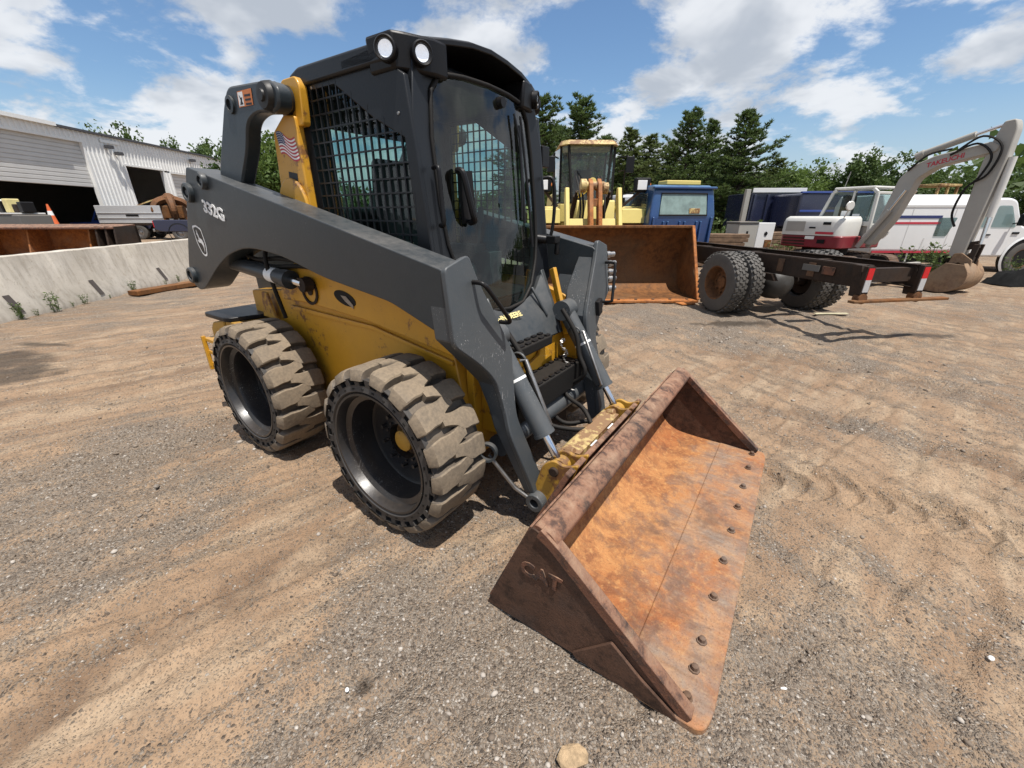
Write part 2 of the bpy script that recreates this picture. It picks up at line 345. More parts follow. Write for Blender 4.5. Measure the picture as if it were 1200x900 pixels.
# ================================================================ GROUND
_perm = np.random.RandomState(11).permutation(4096)
_val = np.random.RandomState(12).rand(4096)
def vnoise(x, y, seed=0):
    xi = np.floor(x).astype(np.int64); yi = np.floor(y).astype(np.int64); xf = x-xi; yf = y-yi
    u = xf*xf*(3-2*xf); v = yf*yf*(3-2*yf)
    def h(a, b): return _val[_perm[(_perm[(a+seed*17) & 4095] + b) & 4095]]
    return (h(xi, yi)*(1-u)+h(xi+1, yi)*u)*(1-v) + (h(xi, yi+1)*(1-u)+h(xi+1, yi+1)*u)*v
def fbm(x, y, o=4, seed=0, gain=.5):
    s = 0; a = 1; t = 0
    for k in range(o):
        s = s + a*vnoise(x*2**k+k*7.3, y*2**k-k*3.1, seed+k); t += a; a *= gain
    return s/t
_blobs = []
for px, py, r, wgt in [(60,600,.55,1),(200,520,.4,.8),(30,700,.5,1),(230,600,.35,.9),(480,720,.42,1),(600,760,.5,1.1),(700,850,.45,1.1),(330,850,.25,.6),(420,640,.25,.7),
        (950,600,.35,.7),(1000,760,.5,1),(1110,860,.45,1),(1060,660,.4,.8),(930,860,.35,1),(930,485,.5,.8),(1010,500,.5,.7),(780,372,1.6,.9),(960,400,1.0,.7),(130,352,1.4,.8),(20,370,1.0,.8),(1150,450,.8,.6),
        (520,800,.4,1),(150,505,.3,.6),(620,690,.3,.8),(760,750,.4,.9),
        (300,640,.5,-1),(450,560,.5,-1),(130,440,.9,-.9),(130,790,.35,-1.1),(300,735,.22,-.7),(1010,560,.5,-1),(1120,600,.5,-.9),(560,665,.28,-1),(860,660,.15,-.5),(1060,560,.5,-.8),(250,680,.3,-.8),(1150,805,.18,-.9),(1000,620,.2,-.7),(900,440,.9,-.8),(1100,500,.9,-.6),(350,400,1.,-.8),(1020,690,.15,-.5)]:
    p = ground(px, py); _blobs.append((p.x, p.y, r, wgt))
def gravel_mask(x, y):
    s = (fbm(x*.55, y*.55, 5, 3)-.5)*3.0 + (fbm(x*2.3+y*1.1, y*2.3-x*1.3, 4, 9)-.5)*2.6 + (fbm(x*9, y*9, 3, 21)-.5)*1.4
    for bx_, by_, r, wg in _blobs: s = s + 1.15*wg*np.exp(-((x-bx_)**2+(y-by_)**2)/(r*r))
    return 1/(1+np.exp(-1.7*(s-.88)))
# tread prints pressed into the soil to the right of the bucket
def gpath(pts, n=24): return np.array([(p.x, p.y) for p in bez([ground(*p) for p in pts], n)])
_tracks = [  # path, half width, depth, lug pitch (0: smooth rut), lug height
    (gpath(((893, 560), (985, 575), (1080, 600), (1200, 640), (1320, 690))), .21, .040, .15, .042),
    (gpath(((-60, 900), (100, 790), (260, 700), (440, 612), (520, 575))), .15, .024, .07, .010),
    (gpath(((-40, 640), (120, 560), (260, 500), (360, 455))), .16, .018, .08, .008),
    (gpath(((870, 470), (960, 490), (1080, 520), (1220, 560))), .16, .022, .08, .012),
    (gpath(((-30, 470), (100, 455), (240, 430))), .18, .018, .0, .0),
    (gpath(((760, 700), (900, 760), (1060, 860), (1150, 930))), .14, .016, .07, .008),
    (gpath(((820, 410), (960, 425), (1100, 455), (1260, 500))), .22, .03, .0, .0)]
def track_field(x, y, tr):
    path, wid, dep, pitch, lh = tr; z = np.zeros_like(x); cov = np.zeros_like(x)
    lo, hi = path.min(0)-.6, path.max(0)+.6; sel = (x > lo[0]) & (x < hi[0]) & (y > lo[1]) & (y < hi[1])
    if not sel.any(): return z, cov
    xs, ys = x[sel], y[sel]; best = np.full(xs.shape, 9.); arc = np.zeros(xs.shape); side = np.zeros(xs.shape); L = 0
    for k in range(0, len(path)-1, 3):
        a, b = path[k], path[min(k+3, len(path)-1)]; e = b-a; ln = max(1e-6, np.hypot(*e)); e = e/ln
        t = np.clip((xs-a[0])*e[0]+(ys-a[1])*e[1], 0, ln); dx = xs-a[0]-t*e[0]; dy = ys-a[1]-t*e[1]; dd = np.hypot(dx, dy)
        m = dd < best; best[m] = dd[m]; arc[m] = L+t[m]; side[m] = (dx*-e[1]+dy*e[0])[m]; L += ln
    best = best + (fbm(xs*4, ys*4, 3, 33)-.5)*(.05 if lh > .02 else .10)
    ins = np.clip((wid-best)/.06, 0, 1); fade = np.clip((.55 if lh > .02 else .25)+fbm(xs*1.6, ys*1.6, 3, 40)*1.5, 0, 1)
    lug = 0
    if pitch:
        ph = arc/pitch + 1.1*(side/wid)**2 - .35*side/wid; lug = lh*np.clip(np.abs((ph % 1.0)-.5)*6-1.6, 0, 1)
    z[sel] = ins*fade*(-dep+lug) + dep*.42*np.exp(-((best-wid-.03)/.035)**2)*fade
    cov[sel] = ins*fade
    return z, cov
def track_press(x, y): return sum(track_field(x, y, t)[0] for t in _tracks)
def hgt(x, y):
    d = np.hypot(x-.2, y-3)
    big = (fbm(x*.22, y*.22, 4, 1)-.5)*.16*np.clip((d-4)/8, 0, 1)
    th = .6; xr = x*math.cos(th)+y*math.sin(th); yr = -x*math.sin(th)+y*math.cos(th)
    mid = (fbm(xr*.9, yr*2.6, 5, 5, .6)-.5)*.095 + (fbm(x*5.5, y*5.5, 4, 6, .6)-.5)*.024
    q = fbm(xr*.9, yr*3.2, 3, 15); rut = -.026*np.clip(1-np.abs(q-.5)*16, 0, 1)
    fine = (fbm(x*17, y*17, 4, 8, .7)-.5)*.020
    near = np.clip(1-np.hypot(x-.0, y-2.6)/2.2, 0, 1)
    return big + (mid+rut)*(1-.55*near) + fine + track_press(x, y) - .006
def axis(lo, hi, d0, d1, step, grow):
    a = list(np.arange(d0, d1, step)); s = step
    while a[-1] < hi: s *= grow; a.append(a[-1]+s)
    s = step
    while a[0] > lo: s *= grow; a.insert(0, a[0]-s)
    return np.array(a)
gx = axis(-260, 260, -2.4, 3.2, .018, 1.035); gy = axis(-30, 420, .55, 4.2, .018, 1.03)
X, Y = np.meshgrid(gx, gy); Z = hgt(X.ravel(), Y.ravel())
nx, ny = len(gx), len(gy)
me = bpy.data.meshes.new('ground'); me.vertices.add(nx*ny)
me.vertices.foreach_set('co', np.stack([X.ravel(), Y.ravel(), Z], 1).astype(np.float32).ravel())
i = np.arange((nx-1)*(ny-1)); j = i//(nx-1); k = i % (nx-1); a = j*nx+k
quads = np.stack([a, a+1, a+nx+1, a+nx], 1).astype(np.int32)
me.loops.add(quads.size); me.loops.foreach_set('vertex_index', quads.ravel())
me.polygons.add(len(quads)); me.polygons.foreach_set('loop_start', np.arange(0, quads.size, 4, dtype=np.int32))
me.polygons.foreach_set('loop_total', np.full(len(quads), 4, dtype=np.int32))
me.update(calc_edges=True); me.polygons.foreach_set('use_smooth', np.ones(len(quads), dtype=bool))
at_ = me.attributes.new('gravel', 'FLOAT', 'POINT'); at_.data.foreach_set('value', gravel_mask(X.ravel(), Y.ravel()).astype(np.float32))
def shade_stain_mask(x, y):  # left-edge ovals paint an off-frame object's shadow into the soil; the rest are dark spots
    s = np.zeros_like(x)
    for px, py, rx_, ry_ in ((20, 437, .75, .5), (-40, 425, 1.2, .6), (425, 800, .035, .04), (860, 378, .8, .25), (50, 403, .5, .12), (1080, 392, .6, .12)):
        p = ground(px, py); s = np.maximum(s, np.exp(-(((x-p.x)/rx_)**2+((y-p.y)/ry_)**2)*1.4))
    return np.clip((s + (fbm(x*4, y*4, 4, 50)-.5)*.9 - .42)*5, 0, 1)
at_ = me.attributes.new('track', 'FLOAT', 'POINT'); at_.data.foreach_set('value', np.clip(sum(track_field(X.ravel(), Y.ravel(), t)[1] for t in _tracks[1:]), 0, 1).astype(np.float32))
at_ = me.attributes.new('shade_stain', 'FLOAT', 'POINT'); at_.data.foreach_set('value', shade_stain_mask(X.ravel(), Y.ravel()).astype(np.float32))
def ground_mat():
    m, g = newmat('dirt_and_gravel'); co = g('TexCoord', out=3)
    gr = g('Attribute', attribute_name='gravel', out=2); dm = g('Attribute', attribute_name='shade_stain', out=2)
    n1 = g.noise(.8, 3, .6, co); n2 = g.noise(5, 4, .65, co); n3 = g.noise(42, 3, .65, co)
    vor = g('TexVoronoi', {'Vector': co, 'Scale': 88., 'Randomness': 1.}, out=1); vd = vor.node.outputs[0]; sv = g('SeparateColor', {0: vor})
    vor2 = g('TexVoronoi', {'Vector': co, 'Scale': 190., 'Randomness': 1.}, out=1); vd2 = vor2.node.outputs[0]; sv2 = g('SeparateColor', {0: vor2})
    def streak(ang, sc_, sx_, sy_): return g.noise(sc_, 3, .62, g('Mapping', {0: g('Mapping', {0: co, 2: (0, 0, R(-ang))}), 3: (sx_, sy_, 1)}))
    xr_ = g('MapRange', {0: g('SeparateXYZ', {0: co}), 1: -.2, 2: 1.0, 3: 0., 4: 1.})
    st = streak(43, 2.4, .30, 1.7); st2 = g('Mix', {0: xr_, 2: streak(38, 3.6, .30, 1.9), 3: streak(-66, 3.6, .26, 1.9)})
    dirt = g.mix(g.ramp(n1, [(.32, 0), (.68, 1)]), (.230, .147, .090), (.330, .228, .145))
    dirt = g.mix(g.m('MULTIPLY', g.ramp(st, [(.48, 0), (.62, 1)]), .65), dirt, (.360, .275, .188))
    dirt = g.mix(g.m('MULTIPLY', g.ramp(st2, [(.50, 0), (.64, 1)]), .55), dirt, (.150, .098, .058))
    dirt = g.mix(g.m('MULTIPLY', g.ramp(n2, [(.46, 0), (.66, 1)]), .45), dirt, (.185, .125, .080))
    tk = g('Attribute', attribute_name='track', out=2); dirt = g.mix(g.m('MULTIPLY', tk, g.ramp(n2, [(.35, .15), (.65, .75)])), dirt, (.140, .088, .055))
    dirt = g.mix(g.m('MULTIPLY', g.ramp(n3, [(.45, 0), (.72, 1)]), .40), dirt, (.135, .092, .062))
    bed = g.mix(n2, (.160, .116, .080), (.240, .184, .132))
    f = g.m('ADD', g.m('ADD', gr, .06), g.m('ADD', g.m('MULTIPLY', g.m('SUBTRACT', st2, .5), 1.5), g.m('MULTIPLY', g.m('SUBTRACT', n2, .5), .5)), True)
    c = g.mix(g.ramp(f, [(.25, 0), (.80, .85)]), dirt, bed)
    # single stones: a cell becomes a stone when its random value falls under the gravel amount
    k1 = g.m('MULTIPLY', g.m('LESS_THAN', sv.node.outputs[1], g.m('ADD', g.m('MULTIPLY', f, .78), .02)), g.m('LESS_THAN', vd, .60))
    k2 = g.m('MULTIPLY', g.m('LESS_THAN', sv2.node.outputs[1], g.m('ADD', g.m('MULTIPLY', f, .62), .26)), g.m('LESS_THAN', vd2, .62))
    peb = g.ramp(sv, [(0, (.080, .064, .052)), (.3, (.165, .130, .100)), (.65, (.245, .200, .156)), (.92, (.34, .295, .245)), (1, (.52, .47, .41))])
    peb2 = g.ramp(sv2, [(0, (.095, .080, .068)), (.5, (.20, .165, .132)), (1, (.33, .295, .25))])
    c = g.mix(g.m('MULTIPLY', k2, g.m('ADD', .42, g.m('MULTIPLY', f, .45))), c, peb2); c = g.mix(g.m('MULTIPLY', k1, .85), c, peb)
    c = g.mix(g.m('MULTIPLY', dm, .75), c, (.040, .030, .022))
    dome = g.m('SUBTRACT', .65, vd, True); dome2 = g.m('SUBTRACT', .65, vd2, True)
    h = g.m('ADD', g.m('ADD', g.m('MULTIPLY', g.m('MULTIPLY', dome, k1), 1.9), g.m('MULTIPLY', g.m('MULTIPLY', dome2, k2), .9)), g.m('MULTIPLY', n3, 1.5))
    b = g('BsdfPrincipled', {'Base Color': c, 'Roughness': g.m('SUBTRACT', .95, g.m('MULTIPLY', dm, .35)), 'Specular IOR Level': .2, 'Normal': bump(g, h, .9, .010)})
    finish(g, b); return m
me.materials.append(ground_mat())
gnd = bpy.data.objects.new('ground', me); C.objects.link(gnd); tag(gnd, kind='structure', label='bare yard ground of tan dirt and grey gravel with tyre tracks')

# loose stones lying in the gravel patches
def stones_mat():
    m, g = newmat('loose_stone'); n = g.noise(60, 4, .6, g('TexCoord', out=3)); a = g('Attribute', attribute_name='tone', out=2)
    c = g.ramp(a, [(0, (.11, .09, .075)), (.4, (.20, .165, .13)), (.75, (.27, .235, .20)), (1, (.50, .46, .41))])
    c = g.mix(g.m('MULTIPLY', n, .5), c, (.16, .11, .07))
    finish(g, g('BsdfPrincipled', {'Base Color': c, 'Roughness': .9, 'Specular IOR Level': .25})); return m
M['stone'] = stones_mat()
def scatter_stones():
    rs = np.random.RandomState(5); bmq = bmesh.new(); bmesh.ops.create_icosphere(bmq, subdivisions=1, radius=1)
    base = np.array([v.co[:] for v in bmq.verts]); tris = np.array([[v.index for v in f.verts] for f in bmq.faces]); bmq.free()
    n = 60000
    th = rs.uniform(-1.15, 1.15, n); r = .75+ 6.5*rs.rand(n)**1.5
    x = r*np.sin(th); y = r*np.cos(th); keep = y > .45; x, y = x[keep], y[keep]
    gm = gravel_mask(x, y); keep = rs.rand(len(x)) < (.06 + .6*gm**1.4); x, y = x[keep], y[keep]
    keep = np.arange(len(x)) < 17000; x, y = x[keep], y[keep]; n = len(x)
    size = .0016 + .0022*rs.rand(n) + .009*rs.rand(n)**13; size = np.where(rs.rand(n) < .022, size+.004+.010*rs.rand(n)**2, size); size *= np.clip(.6+np.hypot(x, y)*.22, .8, 2.2)
    z = hgt(x, y)
    sc = rs.uniform(.6, 1.3, (n, 1, 3))*np.array([1, 1, .7]); jit = 1+rs.uniform(-.28, .28, (n, len(base), 1))
    ang = rs.uniform(0, 6.28, n); c, s = np.cos(ang), np.sin(ang)
    V = base[None]*sc*jit*size[:, None, None]
    V = np.stack([V[..., 0]*c[:, None]-V[..., 1]*s[:, None], V[..., 0]*s[:, None]+V[..., 1]*c[:, None], V[..., 2]], -1)
    V[..., 0] += x[:, None]; V[..., 1] += y[:, None]; V[..., 2] += (z+size*.15)[:, None]
    T = (tris[None]+(np.arange(n)*len(base))[:, None, None]).reshape(-1, 3).astype(np.int32)
    me = bpy.data.meshes.new('gravel'); me.vertices.add(n*len(base)); me.vertices.foreach_set('co', V.astype(np.float32).ravel())
    me.loops.add(T.size); me.loops.foreach_set('vertex_index', T.ravel()); me.polygons.add(len(T))
    me.polygons.foreach_set('loop_start', np.arange(0, T.size, 3, dtype=np.int32)); me.polygons.foreach_set('loop_total', np.full(len(T), 3, dtype=np.int32))
    me.update(calc_edges=True)
    a = me.attributes.new('tone', 'FLOAT', 'POINT'); a.data.foreach_set('value', np.repeat(rs.rand(n), len(base)).astype(np.float32))
    me.materials.append(M['stone']); o = bpy.data.objects.new('gravel', me); C.objects.link(o)
    tag(o, 'loose grey and tan gravel stones scattered over the dirt', 'gravel', kind='stuff')
scatter_stones()
def rock(loc, size, mat, seed, label, cat='stone', group=None):
    r_ = random.Random(seed); b = bmesh.new(); bmesh.ops.create_icosphere(b, subdivisions=2, radius=1)
    ax = [Vector((r_.gauss(0, 1), r_.gauss(0, 1), r_.gauss(0, 1))).normalized() for _ in range(7)]
    for v in b.verts:
        k = 1.0
        for q in ax: k = min(k, .80/max(.05, v.co.dot(q)) if v.co.dot(q) > .7 else k)
        v.co = Vector((v.co.x*size[0], v.co.y*size[1], v.co.z*size[2]))*(k+r_.uniform(-.05, .05))
    me = bpy.data.meshes.new('stone'); b.to_mesh(me); b.free(); me.materials.append(mat)
    o = bpy.data.objects.new('stone', me); C.objects.link(o); o.location = loc; o.rotation_euler = (0, 0, r_.uniform(0, 6)); return tag(o, label, cat, group)
M['tanrock'] = plain('tan_sandstone', (.34, .24, .14), .95, 0, .4, 40, .8)
M['greyrock'] = plain('grey_stone', (.20, .17, .14), .9, 0, .3, 25, .4)
p = ground(671, 886); rock((p.x, p.y, -.002), (.040, .055, .017), M['tanrock'], 3, 'flat tan stone at the lower edge of the picture in front of the bucket')
p = ground(184, 571); rock((p.x, p.y, .008), (.026, .016, .013), M['greyrock'], 4, 'small brown stone on the dirt well left of the rear wheel')
p = ground(407, 809); rock((p.x, p.y, .004), (.009, .008, .006), M['white'], 6, 'tiny white pebble beside the small dark stain')
p = ground(1161, 772); rock((p.x, p.y, .004), (.013, .010, .009), M['white'], 7, 'small white pebble on gravel right of the bucket')
p = ground(918, 808); rock((p.x, p.y, .004), (.014, .007, .008), M['white'], 8, 'white stone chip just right of the bucket cutting edge')

# ================================================================ SKID STEER (machine frame: x forward, y left, z up)
SK = empty('skid_steer', (-.735, 3.069, 0), -.606, label='charcoal and yellow skid steer loader with solid tyres and rusty bucket lowered', cat='skid steer')
XF, WR = .724, .477
# ---- wheels -------------------------------------------------------
def tyre_mesh():
    b = MB(); n = 64; ax = (0, 1, 0); W = .36
    def ringpt(r, a, y): return Vector((r*math.cos(a), y, r*math.sin(a)))
    prof_out = [(.388, .006), (.362, .0), (.345, .022)]
    prof = [(.430, .004), (.431, .03), (.434, .07), (.436, .18), (.434, .29), (.431, .33), (.425, .356), (.36, .36), (.345, .34)]
    for pr, mi in ((prof[:2], 0), (prof[1:6], 2), (prof[5:], 0), (prof_out, 0)):
        RR = [[ringpt(r, 2*math.pi*i/n, y) for i in range(n)] for r, y in pr]
        b.rings(RR, mi, False, False)
    # ring of apertures in the outer sidewall
    K = 40
    for (r0, r1, y0, y1, K, fr, fa, dp) in ((.388, .430, .006, .004, 30, .12, .22, .06), ):
        for k in range(K):
            a0, a1 = 2*math.pi*k/K, 2*math.pi*(k+1)/K; da = a1-a0
            o = [ringpt(r0, a0, y0), ringpt(r0, a1, y0), ringpt(r1, a1, y1), ringpt(r1, a0, y1)]
            ri0, ri1 = r0+(r1-r0)*fr, r1-(r1-r0)*fr; b0, b1 = a0+da*fa, a1-da*fa
            q = [ringpt(ri0, b0, y0), ringpt(ri0, b1, y0), ringpt(ri1, b1, y1), ringpt(ri1, b0, y1)]
            dq = [p+Vector((0, dp, 0)) for p in q]
            b.add(o+q+dq, [(0,1,5,4),(1,2,6,5),(2,3,7,6),(3,0,4,7),(4,5,9,8),(5,6,10,9),(6,7,11,10),(7,4,8,11),(8,9,10,11)], 0)
    # second, smaller row of vent holes
    for k in range(30):
        a = 2*math.pi*(k+.5)/30; da = .022
        q = [ringpt(.371, a-da, .0005), ringpt(.371, a+da, .0005), ringpt(.379, a+da, .002), ringpt(.379, a-da, .002)]
        q = [p-Vector((0, .0012, 0)) for p in q]
        b.add(q+[p+Vector((0, .004, 0)) for p in q], [(0,1,2,3),(0,1,5,4),(1,2,6,5),(2,3,7,6),(3,0,4,7)], 3)
    # tread blocks: outer and inner rows interlock in a shallow chevron
    K = 18; p = 2*math.pi/K
    def lug(a_c, yfun):
        # cross direction list: (y, centre shift (rad*R), half width, top radius)
        secs = [(-.006, -.012, .046, .424), (.004, -.010, .050, .452), (.016, -.006, .056, .470), (.036, -.002, .058, .4765), (.075, .004, .057, .478), (.110, .002, .055, .478), (.138, .006, .050, .478), (.165, .022, .036, .4778), (.200, .034, .033, .477), (.236, .036, .026, .476)]
        RR = []
        for y, sh, hw, rt in secs:
            row = []
            for t, rr in ((-1.10, .422), (-1, rt-.007), (-.88, rt), (0, rt+.0006), (.88, rt), (1, rt-.007), (1.10, .422)):
                ang = a_c + (sh + hw*t)/.46
                row.append(ringpt(rr, ang, yfun(y)))
            RR.append(row)
        m = len(RR); k7 = 7; vs = [q for r in RR for q in r]
        fs = [(j*k7+i, j*k7+i+1, (j+1)*k7+i+1, (j+1)*k7+i) for j in range(m-1) for i in range(k7-1)]
        fs += [tuple(range(k7)), tuple(range((m-1)*k7, m*k7))]
        o0 = len(b.mi); b.add(vs, fs, 1)
        for j in range(m-1):
            b.mi[o0+j*6] = 2; b.mi[o0+j*6+5] = 2
    for k in range(K):
        lug(k*p + (.010*math.sin(k*2.1)), lambda y: y)
        lug((k+.5)*p, lambda y: .36-y)
    return b
def rim_mesh():
    b = MB()
    b.lathe([(.352, .016), (.348, .004), (.336, .004), (.330, .02), (.322, .055), (.292, .07), (.284, .10), (.282, .205), (.262, .215), (.150, .20), (.105, .185), (.105, .24), (.30, .25), (.325, .30), (.345, .33), (.352, .33)], (0, 0, 0), (0, 1, 0), 56, 0, False)
    for k in range(10):
        a = 2*math.pi*k/10; b.cyl((.155*math.cos(a), .20, .155*math.sin(a)), (.155*math.cos(a), .168, .155*math.sin(a)), .014, .012, 6)
    for k in range(12):
        a = 2*math.pi*k/12; b.cyl((.118*math.cos(a), .19, .118*math.sin(a)), (.118*math.cos(a), .176, .118*math.sin(a)), .008, .007, 6)
    return b
wheel = rim_mesh().build('wheel', M['rim'], SK, 35)
tyre_mesh().build('tyre', [M['rubber'], M['lug'], M['groove'], M['blackmat']], wheel, 32)
MB().lathe([(.0, .178), (.055, .180), (.062, .186), (.062, .24)], (0, 0, 0), (0, 1, 0), 24, 0, False).build('hub_cap', M['yellowdirty'], wheel, 40)
for x, yy, rz in ((XF, -1.02, 0), (-XF, -1.02, 0), (XF, 1.02, math.pi), (-XF, 1.02, math.pi)):
    if x == XF and yy < 0: w_ = wheel; w_.location = (x, yy, WR)
    else: w_ = copy_tree(wheel, SK, (x, yy, WR), rz)
    w_.rotation_euler = (0, (.35, 1.3, 2.2, .8)[(x < 0) + 2*(yy > 0)], rz)

# ---- chassis ------------------------------------------------------
ch = MB(); prof = roundpoly([(-1.22, .32), (-1.22, 1.10), (-.55, 1.16), (.30, 1.12), (.93, .99), (1.0, .62), (1.02, .34), (.90, .26), (-1.0, .26)], .03)
ch.xz(prof, -.60, .60)
chassis = ch.build('chassis', M['yellow'], SK, 30, .008)
for s in (-1, 1):          # upper flange plates beside the tower, proud of the chassis
    f = MB(); f.xz(roundpoly([(-.62, 1.10), (-.60, 1.33), (-.20, 1.34), (.34, 1.28), (.96, 1.10), (1.0, .98), (.30, 1.075), (-.3, 1.11)], .025), s*.605, s*.665)
    f.build('side_flange', M['yellow'], chassis, 30, .006)
    q = MB(); q.xz([(.07+.105*math.cos(a)*math.cos(-.18)-.045*math.sin(a)*math.sin(-.18)+.06, 1.185+.105*math.cos(a)*math.sin(-.18)+.042*math.sin(a)*math.cos(-.18)) for a in np.linspace(0, 2*math.pi, 24, endpoint=False)], s*.6655, s*.668)
    q.build('slot_opening', M['blackmat'], chassis, 0)
    q = MB(); q.lathe([(.088, -.01), (.092, .006), (.075, .008), (.07, -.02), (.03, -.02), (.03, .004), (.0, .006)], (-.24, s*.668, 1.195), (0, s, 0), 28, 0, False)
    q.build('pivot_boss', M['rustdark'], chassis, 40)
    q = MB(); q.xz([(.10, 1.20), (.135, 1.17), (.21, 1.13), (.21, 1.155), (.15, 1.20)], s*.6685, s*.672); q.build('link_lever', M['steel'], chassis, 0)
# wheel-side panel step line and smudges
for s in (-1, 1):
    f = MB(); f.xz([(-.62, 1.02), (-.62, 1.05), (.30, 1.03), (.94, .93), (.94, .905), (.30, 1.005)], s*.60, s*.622); f.build('side_rib', M['yellow'], chassis, 0, .004)
# rear: engine cover, bumper, guards
hood = MB(); hood.xz(roundpoly([(-1.34, .95), (-1.34, 1.52), (-1.22, 1.66), (-.2, 1.70), (-.2, 1.0)], .06), -.50, .50)
hood.build('engine_cover', M['char'], SK, 30, .015)
rb = MB(); rb.xz(roundpoly([(-1.48, .34), (-1.48, .80), (-1.42, .86), (-1.21, .90), (-1.21, .34)], .02), -.86, .86)
rear = rb.build('rear_bumper', M['yellowdirty'], SK, 30, .01)
rt_ = MB(); rt_.xy(roundpoly([(-1.50, -.88), (-1.10, -.88), (-1.02, -.60), (-1.02, .60), (-1.10, .88), (-1.50, .88)], .05), .902, .935); rt_.build('rear_shelf', M['black'], rear, 30, .006)
for s in (-1, 1):
    gq = MB()
    for zz_ in (.45, .56, .67): gq.bx(-1.70, -1.482, s*.72-.14, s*.72+.14, zz_-.015, zz_+.015)
    gq.bx(-1.72, -1.69, s*.72-.16, s*.72-.13, .40, .70); gq.bx(-1.72, -1.69, s*.72+.13, s*.72+.16, .40, .70); gq.bx(-1.72, -1.69, s*.72-.015, s*.72+.015, .40, .70)
    gq.build('rear_guard', M['yellow'], rear, 0, .004)
    k = MB(); k.bx(-1.20, -.95, s*.62, s*.85, .86, .90); k.xz([(-.98, .93), (-.80, .93), (-.86, 1.12), (-.93, 1.12)], s*.64, s*.66)
    k.build('rear_bracket', M['yellowdirty'], rear, 0, .004)

